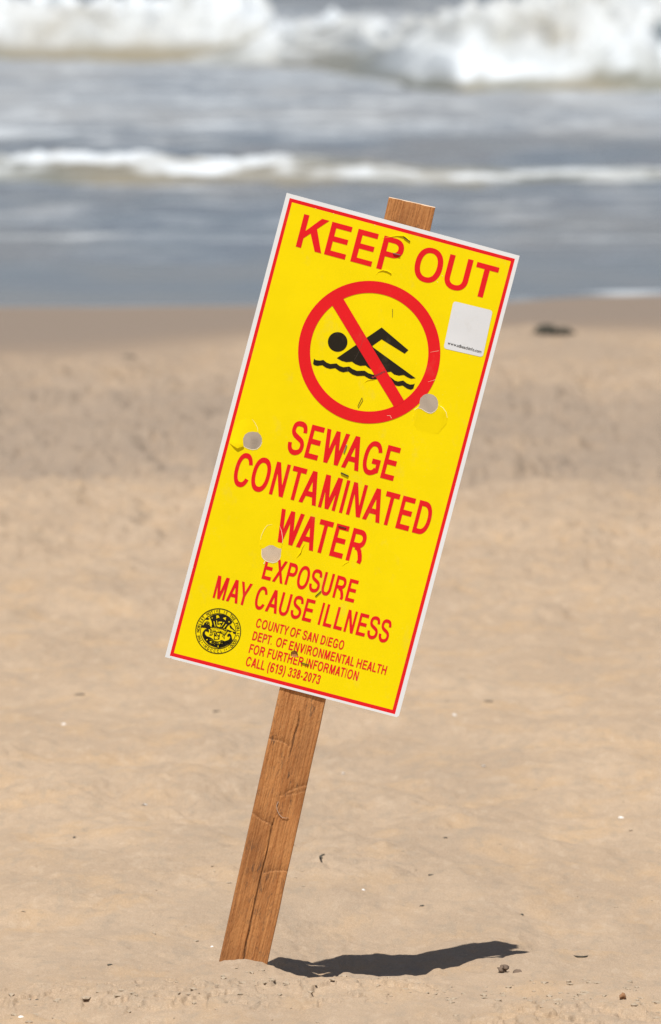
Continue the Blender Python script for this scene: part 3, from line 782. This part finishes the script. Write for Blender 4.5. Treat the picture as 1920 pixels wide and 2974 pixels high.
# county seal
SC = (56.8, 556.4); K = 0.05085; TH = math.radians(-14.83)
def sp(x, y):
    dx, dy = (x - 803) * K, (y - 795) * K
    c, s = math.cos(TH), math.sin(TH)
    return (SC[0] + dx * c - dy * s, SC[1] + dx * s + dy * c)
def spoly(pts): return [sp(*p) for p in pts]
seal = decal('seal', [circ(SC, 28.9, 72), circ(SC, 27.8, 72)], M_BLK, OFF, panel)
seal['label'] = 'round black county seal'
def joined(name, polys, mat, off, label=None):
    V = []; Fc = []
    for lp in polys:
        v, f, _ = sheet(lp, lambda p, lp=lp: sum(inpoly(p, l) for l in lp) % 2 == 1, off)
        n = len(V); V += v; Fc += [[i + n for i in q] for q in f]
    o = link_mesh(name, V, Fc, mat, panel)
    if label: o['label'] = label
    return o
def arc_text(txt, a0, a1, rad, hgt, bottom=False, weight=0.006):
    out = []
    n = len(txt)
    for i, ch in enumerate(txt):
        if ch == ' ': continue
        a = math.radians(a0 + (a1 - a0) * i / (n - 1))
        pts, loops, tris = glyph(ch, weight)
        xs = [p[0] for p in pts]; mx = (min(xs) + max(xs)) / 2
        kk = hgt / 0.69
        cx, cy = SC[0] + rad * math.sin(a), SC[1] - rad * math.cos(a)
        r = a if not bottom else a + math.pi
        for_l = []
        for l in loops:
            q = []
            for j in l:
                x, y = (pts[j][0] - mx) * kk * 0.80, -(pts[j][1] - 0.345) * kk
                q.append((cx + x * math.cos(r) - y * math.sin(r), cy + x * math.sin(r) + y * math.cos(r)))
            for_l.append(q)
        out.append(for_l)
    return out
def star(c, r):
    return [[(c[0] + (r if i % 2 == 0 else r * .42) * math.sin(i * math.pi / 5), c[1] - (r if i % 2 == 0 else r * .42) * math.cos(i * math.pi / 5)) for i in range(10)]]
joined('lettering', arc_text('THE NOBLEST MOTIVE IS THE PUBLIC GOOD', -133, 125, 25.3, 3.5, weight=.018), M_BLK, OFF, 'black motto around the county seal')
joined('lettering', arc_text('MDCCCLI', 204.8, 147, 25.3, 3.3, True, .012) + [star(sp(*q), 1.0) for q in ((403, 1078), (440, 1135), (1005, 1248), (1070, 1210))], M_BLK, OFF, 'black numerals and stars at the seal foot')
seal_black = [[circ(SC, 22.7, 60), circ(SC, 21.9, 60)],
    [spoly([(590,440),(680,390),(800,372),(930,385),(1060,440),(1160,570),(1120,620),(1050,660),(990,745),(930,740),(890,700),(740,690),(650,650),(640,560)])],
    [spoly([(640,640),(1000,640),(1010,760),(900,720),(740,685),(640,700)])],
    [spoly([(440,880),(520,930),(640,985),(700,1030),(830,1060),(960,1050),(1090,1000),(1120,1060),(980,1170),(820,1200),(640,1160),(500,1040)])],
    [spoly([(375,650),(440,640),(455,600),(490,560),(540,545),(590,575),(590,650),(620,690),(600,745),(540,745),(480,712),(378,705)])],
    [spoly([(470,500),(530,460),(590,480),(560,515),(520,510)])],
    [spoly([(410,830),(470,750),(540,730),(580,780),(560,830),(520,800),(480,800),(470,860),(520,920),(600,945),(650,975),(690,1020),(740,1050),(830,1050),(880,1010),(960,1045),(1060,1020),(1095,960),(1090,920),(1050,940),(1020,920),(1040,870),(1090,850),(1130,900),(1150,1000),(1170,1010),(1100,1110),(940,1190),(820,1222),(700,1190),(560,1130),(450,1000),(405,900)])],
    [spoly([(700,840),(850,835),(830,1000),(690,1010)])],
    [spoly([(585,690),(740,680),(900,730),(1045,800),(970,905),(860,850),(720,815),(600,835),(610,780)]), spoly([(605,708),(740,702),(895,750),(1020,808),(960,880),(860,832),(720,798),(622,812),(632,770)])],
    [spoly([(1080,660),(1120,650),(1145,700),(1230,790),(1215,800),(1150,750),(1100,720)])],
    [spoly([(1150,800),(1240,820),(1225,860),(1190,870)])],
    [spoly([(1020,750),(1150,800),(1100,830),(1020,790)])],
    [spoly([(580,905),(600,860),(680,850),(640,905)]), spoly([(600,895),(612,870),(655,862),(632,892)])],
    [spoly([(890,910),(960,900),(960,1000)]), spoly([(905,922),(945,915),(947,965)])]]
joined('seal_emblem', seal_black, M_BLK, OFF, 'black ship, torch, ribbon and horns of plenty inside the seal')
seal_yel = [[spoly([(685,550),(705,550),(738,680),(720,680)])], [spoly([(755,530),(772,530),(785,680),(770,680)])],
    [spoly([(940,570),(960,580),(915,660),(898,655)])], [spoly([(1000,620),(1018,632),(945,725),(925,718)])],
    [spoly([(755,410),(800,400),(830,440),(830,465),(790,460),(765,490)])], [spoly([(920,470),(1000,450),(985,530),(940,490)])],
    [spoly([(790,575),(800,570),(905,685),(893,690)])], [spoly([(720,850),(728,845),(828,965),(818,970)])],
    [spoly([(815,560),(900,560),(905,590),(830,595)])], [spoly([(780,640),(850,640),(860,690),(800,690)])],
    [spoly([(710,930),(780,930),(800,990),(720,990)])], [spoly([(770,840),(840,850),(820,900),(780,880)])],
    [circ(sp(655, 468), .7, 8)], [circ(sp(1072, 565), .9, 8)], [circ(sp(500, 575), .5, 6)], [circ(sp(540, 570), .5, 6)], [circ(sp(572, 590), .5, 6)], [circ(sp(520, 610), .5, 6)], [circ(sp(560, 625), .5, 6)],
    [spoly([(590,1050),(620,1040),(640,1060),(610,1090)])], [spoly([(810,1080),(850,1075),(850,1100),(815,1105)])],
    [spoly([(790,1150),(805,1150),(810,1195),(790,1200)])], [spoly([(500,1000),(540,990),(540,1015),(510,1025)])]] + \
    [[circ(sp(600 + 37 * (i % 9), 1000 + 43 * (i // 9) + (i * 53) % 40), .35, 5)] for i in range(27)]
joined('seal_emblem', seal_yel, M_YEL, OFF * 2, 'yellow details knocked out of the black emblem')
joined('lettering', [place_glyph(c_, 48.0 + 2.15 * i, 49.7 + 2.15 * i, 553.0 - .05 * i, 554.6 - .05 * i) for i, c_ in enumerate('COUNTY OF') if c_ != ' '] +
       [place_glyph(c_, 47.0 + 2.35 * i, 48.9 + 2.35 * i, 555.9 - .05 * i, 557.9 - .05 * i) for i, c_ in enumerate('SAN DIEGO') if c_ != ' '], M_BLK, OFF * 2, 'tiny black county name on the ribbon')

# pale cut edges, scratches
def ribbon(name, pts, w0, w1, mat, off, label=None, wmid=None, parent=None):
    P = [Vector(p) for p in pts]; V = []; Fc = []
    n = len(P)
    for i, p in enumerate(P):
        t = (P[min(i + 1, n - 1)] - P[max(i - 1, 0)]).normalized(); nn = Vector((-t.y, t.x))
        s = i / (n - 1)
        wd = (w0 + (w1 - w0) * s) if wmid is None else (w0 * (1 - s) + w1 * s + (wmid - (w0 + w1) / 2) * 4 * s * (1 - s))
        o_ = off[i] if isinstance(off, (list, tuple)) else off
        V += [S(*(p + nn * wd / 2), o_), S(*(p - nn * wd / 2), o_)]
        if i: Fc.append((2 * i - 2, 2 * i, 2 * i + 1, 2 * i - 1))
    o = link_mesh(name, V, Fc, mat, parent or panel)
    if label: o['label'] = label
    return o
fo = lambda k, pts, e=0.0003: [flap_w(k, *p) * .001 + e for p in pts]
def rim(pts, k, w=0.9): return ribbon('cut_edge', pts, w * .5, w * .5, M_CUT, fo(k, pts) if k is not None else OFF * 1.2, wmid=w)
rim(FLAP1[1:9], 0, 0.8)
rim([(253.2,209.2),(259.6,211.0),(264.9,215.3),(268.4,222.0)], None, 1.3)
rim([(28.7,322.5),(34.9,323.9),(40.5,323.8),(45.9,321.4),(48.9,316.9),(49.7,311.4)], None, 0.8)
rim([(83.9,443),(85.0,447.8),(86.7,451.6),(90.2,454.4),(94.3,455.6),(101.7,455.5),(105.8,453.3),(108.6,449.0),(109.0,443.6)], None, 0.8)
pp = [(30.2,286.5),(35.2,290.5),(39.6,295.4),(41.6,300.5)]; ribbon('cut_edge', pp, .2, .2, M_CUTY, fo(1, pp), wmid=.9)
pp = [(89.0,408.5),(82.9,411.4),(80.3,417.7),(78.9,425.5),(79.3,431.4)]; ribbon('cut_edge', pp, .2, .2, M_CUTY, fo(2, pp), wmid=.8)
pp = [(98.4,408.3),(102.2,413.9),(105.1,420.6),(107.1,428.3)]; ribbon('cut_edge', pp, .2, .2, M_CUT, fo(2, pp), wmid=.55)
ribbon('cut_edge', [(91.6,455.5),(90.9,459.5)], .4, 1.1, M_CUT, OFF * 1.5)
ribbon('scratch', [(136.5,181.5),(139.5,168.0),(140.5,152)], .2, .15, M_SCUFF, OFF * 2.2)
ribbon('scratch', [(131.5,198.5),(130.5,192.0)], .3, .2, M_SCUFF, OFF * 1.5)
ribbon('scratch', [(226.5,147.0),(236.5,142.5)], .15, .3, M_CUT, OFF * 2)
ribbon('scratch', [(233.5,184.0),(241.5,179.0)], .15, .3, M_CUT, OFF * 2)
ribbon('scratch', [(194.0,238.5),(198.0,237.5),(200.5,240.5)], .3, .4, M_CUT, OFF * 2)
for (u, v) in ((40.5, 9.3), (64, 9.6), (118.2, 10.0), (5.5, 486), (5.4, 450), (300, 300), (213, 59), (217, 50)):
    ribbon('paint_chip', [(u - .5, v - .2), (u + .6, v + .3)], .6, .3, M_CUT, OFF * 1.5)
# grey smudge of an earlier staple
for i in range(7):
    u = 164.5 + i * 2.0; v = 196.3 - i * 1.75
    decal('smudge', [[(u + (1.6 + .5 * math.sin(i * 2.2 + k)) * math.cos(k * 1.047), v + 1.3 * math.sin(k * 1.047)) for k in range(6)]],
          mat=bpy.data.materials.get('smudge_red') or plain('smudge_red', (0.30, 0.035, 0.035), 0.7), off=OFF * 2.2, parent=panel)

# thin fins added on the panel to throw the small crease shadows
def fin(pts, hs, mat=M_YEL, th=0.25):
    P = [Vector(p) for p in pts]; V = []; Fc = []; n = len(P)
    fine = []; hf = []
    for i in range(n - 1):
        for k in range(6):
            t = k / 6; fine.append(P[i].lerp(P[i + 1], t)); hf.append(hs[i] * (1 - t) + hs[i + 1] * t)
    fine.append(P[-1]); hf.append(hs[-1]); n = len(fine)
    for i, p in enumerate(fine):
        t = (fine[min(i + 1, n - 1)] - fine[max(i - 1, 0)]).normalized(); nn = Vector((-t.y, t.x))
        a, b = p + nn * th / 2, p - nn * th / 2
        V += [S(*a, 0), S(*b, 0), S(*b, hf[i] * .001), S(*a, hf[i] * .001)]
        if i:
            q = 4 * i; r = q - 4
            for k in range(4): Fc.append((r + k, r + (k + 1) % 4, q + (k + 1) % 4, q + k))
    return link_mesh('shadow_fin', V, Fc, mat, panel)
fin([(129.2,25.1),(140.4,19.8),(148.7,15.7),(156.6,13.6),(160.3,15.2),(166.2,18.3)], [.1, .4, .9, 1.9, 1.7, .8])
fin([(135.2,71.0),(137.5,65.7),(142.3,62.5),(147.8,62.0),(153.6,63.5),(153.0,65.8)], [.1, .5, 1.1, 1.4, 1.3, .4])
fin([(154.8,206.7),(158.9,201.6),(167.1,198.7)], [.1, .6, .4])
fin([(135.2,420.8),(132.7,427.3),(132.3,433.7),(128.8,442.5)], [.1, .8, 1.2, .1])
fin([(194.3,429.5),(190.0,433.2),(187.1,438.0)], [.3, .5, .1])
fin([(166.6,106.7),(169.1,116.8)], [.5, .4], M_RUST, .5)
fin([(157.7,224.7),(155.2,236.0),(156.6,238.5),(159.5,227.5),(157.7,224.7)], [.5, .7, .5, .7, .5], M_RUST, .35)

# staples
def staple(p, q, mat, off=0.0009, wd=0.75):
    P, Q = Vector(p), Vector(q); t = (Q - P).normalized(); nn = Vector((-t.y, t.x)) * wd / 2
    V = []
    for c_, o1, o2 in ((P, -0.0005, 0.0006), (P + t * .7, 0.0, off + .0004), (Q - t * .7, 0.0, off + .0004), (Q, -0.0005, 0.0006)):
        V += [S(*(c_ + nn), o1), S(*(c_ - nn), o1), S(*(c_ - nn), o2), S(*(c_ + nn), o2)]
    Fc = [(0, 1, 2, 3), (12, 15, 14, 13)]
    for i in range(3):
        for k in range(4): Fc.append((4 * i + k, 4 * i + 4 + k, 4 * i + 4 + (k + 1) % 4, 4 * i + (k + 1) % 4))
    return link_mesh('staple', V, Fc, mat, sign)
staple((149.2, 38.4), (158.9, 38.3), M_STEEL, 0.0016, 1.0)
staple((157.2, 15.4), (166.3, 18.6), M_RUST, 0.001, 1.1)
staple((154.1, 287.4), (153.3, 298.4), M_STEEL, 0.0008, 1.1)
staple((156.0, 323.4), (166.4, 325.2), M_RUST, 0.0010, 1.6)
staple((169.8, 389.4), (180.4, 389.6), M_RUST, 0.0008, 1.1)
staple((169.8, 474.6), (164.4, 483.0), M_RUST, 0.0006, 1.0)
staple((168.2, 568.6), (178.5, 569.2), M_RUST, 0.0008, 1.0)

# post
def post():
    top = Vector((0.10375, 0, 0.9672)); bot = Vector((-0.11145, 0, -0.0022))
    ax = (top - bot).normalized()          # along
    ang = math.atan2(ax.x, ax.z)
    Wd, Dp = 0.0604, 0.036
    Lg = (top - bot).length + 0.27
    def loc(x, z):                         # world x,z of the front face -> post frame
        p = Vector((x, 0, z)) - top
        return (p.x * math.cos(ang) - p.z * math.sin(ang), p.x * math.sin(ang) + p.z * math.cos(ang))
    nc, nr = 73, 1300
    a = np.linspace(-Wd / 2, Wd / 2, nc); b = np.linspace(0, -Lg, nr)
    A, B = np.meshgrid(a, b)
    Hh = np.zeros_like(A); CR = np.zeros_like(A)
    def crack_and_shade(pts, wd, dep, jag=0.00012):
        nonlocal Hh, CR
        Lp = [loc(*p) for p in pts]; Lp.sort(key=lambda p: p[1])
        zz = [p[1] for p in Lp]; xx = [p[0] for p in Lp]
        cx = np.interp(B, zz, xx) + jag * noise(B * 150, B * 0, 5) + 0.0003 * noise(B * 60, B * 0, 6)
        t = np.clip((B - zz[0]) / (zz[-1] - zz[0]), 0, 1)
        wf = wd * np.clip(np.sin(t * math.pi), 0, 1) ** .5 if dep < 0.0022 else wd * sstep(1.0, 0.93, t) * (1 - .35 * t)
        m = (B > zz[0]) & (B < zz[-1])
        g = np.exp(-((A - cx) / (wf + 1e-5)) ** 4) * m
        Hh = Hh - dep * g; CR = np.maximum(CR, g * (0.72 + 0.25 * noise(B * 400, A * 600, 12)))
    crack_and_shade([[-0.0387, 0.3205], [-0.0403, 0.3069], [-0.0459, 0.2893], [-0.0491, 0.2749], [-0.0531, 0.2613]], 0.0012, 0.0014)
    crack_and_shade([[-0.0711, 0.1876], [-0.0755, 0.1692], [-0.0803, 0.1436], [-0.0867, 0.1164], [-0.0923, 0.0939], [-0.0979, 0.0699], [-0.1027, 0.0443], [-0.107, 0.025], [-0.1099, 0.0066], [-.1150, -.02]], 0.0011, 0.0022)
    def step(pts, amp, sg=1):
        nonlocal Hh, CR
        Lp = [loc(*p) for p in pts]; Lp.sort(key=lambda p: p[0])
        xx = [p[0] for p in Lp]; zz = [p[1] for p in Lp]
        xx2 = xx[:]; 
        zc = np.interp(A, xx, zz) + 0.0005 * noise(A * 260, A * 0, 8)
        e = 0.004
        m = sstep(xx[0] - e, xx[0], A) * (1 - sstep(xx[-1] - .002, xx[-1] + e, A))
        if xx[0] < -Wd / 2 + 0.006: m = np.where(A < xx[0], 1, m)
        if xx[-1] > Wd / 2 - 0.006: m = np.where(A > xx[-1], 1, m)
        sd = B - zc
        amp = amp * 0.5
        h = np.where(sd > 0, -amp * np.exp(-sd / 0.006), 0.15 * amp * np.exp(sd / 0.012) * (1 - np.exp(sd / .0008)))
        Hh = Hh + sg * h * m
        CR = np.maximum(CR, 0.50 * m * np.where(sd > 0, np.exp(-sd / 0.004), np.exp(sd / .0006)) * (0.7 + .3 * noise(A * 900, B * 500, 33)))  # paints shade into the wood colour along and above the ridge
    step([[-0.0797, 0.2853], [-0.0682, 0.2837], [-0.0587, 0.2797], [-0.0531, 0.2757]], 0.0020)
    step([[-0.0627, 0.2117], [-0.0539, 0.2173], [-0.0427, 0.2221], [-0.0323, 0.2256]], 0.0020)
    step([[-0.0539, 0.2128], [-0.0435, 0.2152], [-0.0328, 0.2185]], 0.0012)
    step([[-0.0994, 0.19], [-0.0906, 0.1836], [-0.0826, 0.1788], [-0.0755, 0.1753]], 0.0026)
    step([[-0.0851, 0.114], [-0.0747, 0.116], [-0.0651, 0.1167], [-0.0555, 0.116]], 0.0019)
    Hh = Hh + 0.0005 * fbm(A * 25, B * 8, 81, 3) + 0.00022 * fbm(A * 700, B * 60, 85, 2)
    Hh = Hh + 0.0006 * np.exp(-(((A + .018) / .012) ** 2 + ((B + .70) / .03) ** 2))
    edge = np.clip((Wd / 2 - np.abs(A)) / 0.0012, 0, 1)
    Hh = Hh - 0.0009 * (1 - np.sqrt(1 - (1 - edge) ** 2))
    wob = 0.0004 * noise(B * 25, A * 0, 88) * (np.abs(A) > Wd / 2 - .004)
    X = A + wob; Yf = -Hh; Z = B + 0.0004 * noise(A * 120, B * 0, 91) * (B > -0.001)
    # front + sides + back in one skin
    cols = []
    back_x = [Wd / 2, Wd / 2, 0, -Wd / 2, -Wd / 2]
    back_y = [Dp * .5, Dp, Dp, Dp, Dp * .5]
    Xa = np.concatenate([X] + [np.full((nr, 1), q) for q in back_x] + [X[:, :1]], 1)
    Ya = np.concatenate([Yf] + [np.full((nr, 1), q) for q in back_y] + [Yf[:, :1]], 1)
    Za = np.concatenate([Z] + [B[:, :1]] * 5 + [Z[:, :1]], 1)
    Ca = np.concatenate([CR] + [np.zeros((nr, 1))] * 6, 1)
    o = grid_mesh('post', Xa, Ya, Za, M_WOOD, {'crack_and_shade': Ca}, sign)
    o.location = (top.x - SX, 0 - SY, top.z - SZ)
    o.rotation_euler = (0, ang, 0)
    o['label'] = 'leaning square-sawn orange-brown timber post with long dark cracks'
    # sawn top
    n = Xa.shape[1] - 1
    Vt = [(Xa[0, i], Ya[0, i], Za[0, i] + 0.00005) for i in range(n)] + [(0, Dp / 2, 0.0006)]
    Ft = [(i, (i + 1) % n, n) for i in range(n)]
    t = link_mesh('post_top', Vt, Ft, M_ENDG, o)
    t['label'] = 'sawn end of the post, coloured brighter as if sunlit'
    # pale thread stuck to the wood
    arc = [[-0.0663, 0.2053], [-0.0686, 0.2005], [-0.0679, 0.1949], [-0.0654, 0.1892], [-0.0611, 0.1849], [-0.0563, 0.1844], [-0.052, 0.1856]]
    V = []; Fc = []
    L2 = [loc(*p) for p in arc]; pf = []
    for i in range(len(L2) - 1):
        for k in range(6): pf.append(Vector(L2[i]).lerp(Vector(L2[i + 1]), k / 6))
    for i, p in enumerate(pf):
        tt = (pf[min(i + 1, len(pf) - 1)] - pf[max(i - 1, 0)]).normalized(); nn = Vector((-tt.y, tt.x))
        wv = 0.0004 * (1 + .5 * math.sin(i * 2.4)) * min(1, (len(pf) - i) / 12)
        V += [(p.x + nn.x * wv, -0.0009, p.y + nn.y * wv), (p.x - nn.x * wv, -0.0009, p.y - nn.y * wv), (p.x, -0.0004, p.y)]
        if i:
            q = 3 * i; r = q - 3
            for k in range(3): Fc.append((r + k, r + (k + 1) % 3, q + (k + 1) % 3, q + k))
    th = link_mesh('thread', V, Fc, M_LINT, o)
post()

# ------------------------------------------------------------------ things lying on the sand
def blob(sx, sy, sz, seed, jag=0.25, sub=2):
    bmm = bmesh.new(); bmesh.ops.create_icosphere(bmm, subdivisions=sub, radius=1)
    rs = random.Random(seed)
    ph = [rs.uniform(0, 6.28) for _ in range(6)]
    for q in bmm.verts:
        c = q.co
        f = 1 + jag * (math.sin(c.x * 3 + ph[0]) * math.sin(c.y * 3 + ph[1]) + .6 * math.sin(c.z * 5 + ph[2] + c.x * 4) + .4 * math.sin(c.y * 9 + ph[3]))
        q.co = Vector((c.x * f * sx, c.y * f * sy, c.z * f * sz))
    V = [tuple(q.co) for q in bmm.verts]; Fc = [tuple(x.index for x in fc.verts) for fc in bmm.faces]
    bmm.free(); return V, Fc

def lay(name, x, y, V, Fc, mat, label, cat, group=None, rz=0, sink=0.3, tilt=0):
    o = link_mesh(name, V, Fc, mat, None, True)
    zmin = min(v_[2] for v_ in V); zmax = max(v_[2] for v_ in V)
    o.location = (x, y, ground(x, y) - zmin - (zmax - zmin) * sink)
    o.rotation_euler = (tilt, 0, rz)
    return tag(o, label, cat, group)

def shell(r, seed):
    rs = random.Random(seed); V = [(0, 0, r * .45)]; n = 12
    for k, (q, h) in enumerate(((.5, .38), (1.0, .0))):
        for i in range(n):
            a = 2 * math.pi * i / n; e = 1 + .12 * rs.uniform(-1, 1)
            V.append((r * q * e * math.cos(a), r * q * e * .75 * math.sin(a), r * h))
    Fc = [(0, 1 + i, 1 + (i + 1) % n) for i in range(n)]
    for i in range(n): Fc.append((1 + i, 1 + n + i, 1 + n + (i + 1) % n, 1 + (i + 1) % n))
    V += [(v_[0] * .96, v_[1] * .96, v_[2] - r * .12) for v_ in V[:1 + 2 * n]]
    Fc += [tuple(j + 1 + 2 * n for j in reversed(fc)) for fc in Fc[:]]
    return V, Fc
G = 'white shell bits scattered on the sand'
for i, (x, y, r, lab) in enumerate([
        (0.427, 2.325, .0042, 'bright white shell bit far right of the post, level with its middle'),
        (0.045, 1.021, .0034, 'small glinting white shell bit right of the post, above its shadow'),
        (-0.278, 2.661, .0050, 'round cream shell bit left of the post, brightest on that side'),
        (-0.300, 3.366, .0045, 'white shell bit just above the round cream one, left of the post'),
        (-0.155, 0.394, .0028, 'thin white shell sliver close to the left side of the post foot'),
        (-0.436, 4.280, .0045, 'pale shell bit near the left edge, below the sign corner level'),
        (0.204, 4.401, .0055, 'cream shell bit right below the lower right corner of the sign'),
        (0.238, 3.344, .0038, 'faint white shell bit right of the post, left of the brightest one'),
        (0.020, 3.388, .0038, 'faint white shell bit close to the right side of the post'),
        (-0.040, 0.118, .0026, 'tiny white sliver right beside the post foot, above the shadow'),
        (-0.374, -0.759, .0040, 'white shell chip at the bottom left edge among dark clods')]):
    V, Fc = shell(r, i)
    lay('shell_fragment', x, y, V, Fc, M_SHELL, lab, 'shell', G, rz=i * 1.3, sink=.1, tilt=0.5)
Gd = 'dark bits of dried kelp on the sand'
for i, (x, y, sx, sy, lab) in enumerate([
        (0.258, 0.857, .0042, .009, 'dark kelp bit above the tip of the sign shadow'),
        (0.164, 1.829, .0035, .008, 'dark kelp bit high right of the post, above two others'),
        (0.138, 1.229, .0035, .008, 'dark kelp bit right of the post, middle one of three'),
        (0.123, 0.873, .0035, .008, 'dark star-shaped kelp bit right of the post, nearest the shadow'),
        (-0.280, -0.052, .0040, .010, 'lone dark kelp speck on smooth sand left of the post foot'),
        (-0.362, -0.442, .0030, .015, 'dark upright kelp flake at the lower left'),
        (0.264, 4.672, .0050, .016, 'dark blurred speck right of the sign lower corner'),
        (-0.424, 4.976, .0050, .016, 'brown blurred speck far left, level with the sign foot'),
        (-0.191, 4.697, .0050, .016, 'dark speck just left of the post top end below the sign'),
        (-0.368, 1.945, .0042, .012, 'small dark kelp bit far left, half way up the post'),
        (-0.365, 15.008, .013, .06, 'blurred dark kelp knot left of the upper hole of the sign'),
        (-0.595, 19.316, .012, .05, 'far blurred dark kelp bit on pale sand, left side near the wet sand')]):
    sx *= .52; sy *= .52; V, Fc = blob(sx, sy, sx * .7, 50 + i, .3)
    lay('kelp_bit', x, y, V, Fc, M_DARK, lab, 'kelp', Gd, rz=i * .7, sink=.35)

# curved dark piece right of the post
def tube(pts, rad, mat_n=8):
    V = []; Fc = []; n = len(pts)
    for i, p in enumerate(pts):
        t = (Vector(pts[min(i + 1, n - 1)]) - Vector(pts[max(i - 1, 0)])).normalized()
        a = t.cross(Vector((0, 0, 1))).normalized(); b = t.cross(a)
        r = rad * (0.35 + 0.65 * math.sin(math.pi * (i + .5) / n) ** .6)
        for k in range(mat_n):
            q = Vector(p) + (a * math.cos(k * 2 * math.pi / mat_n) + b * math.sin(k * 2 * math.pi / mat_n)) * r
            V.append(tuple(q))
        if i:
            for k in range(mat_n): Fc.append(((i - 1) * mat_n + k, (i - 1) * mat_n + (k + 1) % mat_n, i * mat_n + (k + 1) % mat_n, i * mat_n + k))
    Fc.append(tuple(range(mat_n - 1, -1, -1))); Fc.append(tuple((n - 1) * mat_n + k for k in range(mat_n)))
    return V, Fc
V, Fc = tube([(.0042 * math.cos(a), .034 * math.sin(a), .0016 + .001 * math.sin(a * 2)) for a in np.linspace(1.2, 4.4, 12)], .0016)
lay('hooked_kelp', -0.010, 1.331, V, Fc, M_DARK, 'dark hooked kelp stem curled like a C, right of the post', 'kelp stem')
V, Fc = tube([(-.011 + .022 * t, .03 * (t - .5) ** 2 * 4 - .012, .0006 + .0012 * t * (1 - t) * 4) for t in np.linspace(0, 1, 12)], .0010)
lay('twig', 0.321, 0.069, V, Fc, M_DARK, 'thin grey curved twig lying right of the shadow tip', 'twig')
V, Fc = blob(.0055, .012, .004, 90, .12); lay('pebble', 0.328, 0.293, V, Fc, M_PEB, 'small reddish brown pebble right of the shadow tip', 'pebble')
V, Fc = blob(.0045, .012, .0040, 91, .35); lay('driftwood_chip', 0.358, -0.555, V, Fc, M_PEB, 'brown wood chip half buried at the lower right', 'wood chip', sink=.2)
V, Fc = blob(.0050, .009, .0040, 92, .6, 3)
M_LUMP = plain('lump_brown', (0.17, 0.12, 0.085), .9)
lay('kelp_ball', 0.217, -0.124, V, Fc, M_LUMP, 'crumpled brown lump below the shadow tip', 'kelp ball', sink=.15)
V, Fc = blob(.0070, .005, .0010, 93, .2); lay('leaf_sliver', 0.236, -0.134, V, Fc, M_LUMP, 'grey flat sliver right beside the crumpled brown lump', 'leaf', rz=-.7, sink=0, tilt=.5)

# seaweed heap near the wet sand: several strands in a matted clump
rs = random.Random(5)
Vw, Fw = blob(.038, .11, .0035, 77, .5, 3); Vw = [(a_, b_, c_ + .004) for a_, b_, c_ in Vw]
for i in range(46):
    x = max(-.055, min(.055, rs.gauss(0, .035))); y = max(-.12, min(.12, rs.gauss(0, .08)))
    h = .020 * math.exp(-((x + .012) / .03) ** 2) + .006 + .008 * math.exp(-((x - .045) / .014) ** 2)
    ln = rs.uniform(.025, .055); a = rs.uniform(-.7, .7)
    pts = [(x + ln * (t - .5) * math.cos(a), y + ln * (t - .5) * math.sin(a) * 2, h * (1 - (2 * t - 1) ** 2) * rs.uniform(.6, 1.1) + .002) for t in np.linspace(0, 1, 7)]
    v_, f_ = tube(pts, rs.uniform(.002, .005), 5)
    n = len(Vw); Vw += v_; Fw += [tuple(j + n for j in q) for q in f_]
lay('seaweed_clump', 0.672, 21.0, Vw, Fw, M_DARK, 'dark seaweed heap on the far sand at right, before the water', 'seaweed', sink=.08)

# crust flakes and clods, too many and too small to pick apart
Vc = []; Fc_ = []
rs = random.Random(11)
def add_clod(x, y, r, flat=.6, ry=2.0):
    v_, f_ = blob(r * rs.uniform(.8, 1.5), r * ry * rs.uniform(.8, 1.4), r * flat, rs.random(), .28, 1)
    z = ground(x, y); a = rs.uniform(-.5, .5); ca, sa = math.cos(a), math.sin(a)
    n = len(Vc)
    for q in v_: Vc.append((x + q[0] * ca - q[1] * sa, y + q[0] * sa + q[1] * ca, z + q[2] + r * flat * .15))
    Fc_.extend(tuple(j + n for j in t) for t in f_)
clusters = [(-.235, -.50, .085, .10, 34), (-.34, -.46, .06, .08, 14), (.27, -.52, .07, .07, 16), (.33, -.60, .06, .08, 24), (.17, -.48, .05, .06, 14),
            (.36, -.28, .05, .07, 14), (.06, -.22, .03, .05, 12), (-.06, -.30, .03, .05, 8), (-.12, -.17, .02, .03, 6), (-.02, -.13, .02, .03, 5),
            (.25, -.42, .05, .05, 12), (-.11, -.36, .02, .06, 6), (.40, -.72, .05, .05, 10), (-.36, -.74, .04, .05, 8), (-.21, .55, .05, .12, 6), (0, 0, .45, .6, 60), (0, 3, .55, 2.5, 150), (.1, .9, .35, .5, 70), (0, -.45, .45, .2, 120)]
for cx, cy, sx, sy, n in clusters:
    for _ in range(n):
        x, y = rs.gauss(cx, sx), rs.gauss(cy, sy)
        if y > -0.07 and y < 0.9 and abs(x) < 0.4 and n > 40: continue
        add_clod(x, y, rs.choice((.0012, .0018, .0024, .0032, .0040)) if n <= 40 else rs.choice((.001, .0014, .0018, .0026)))
cl = link_mesh('sand_clods', Vc, Fc_, M_CLOD, None, False)
tag(cl, 'small grey crumbs and flakes of sand crust scattered over the beach', 'sand clods', kind='stuff')
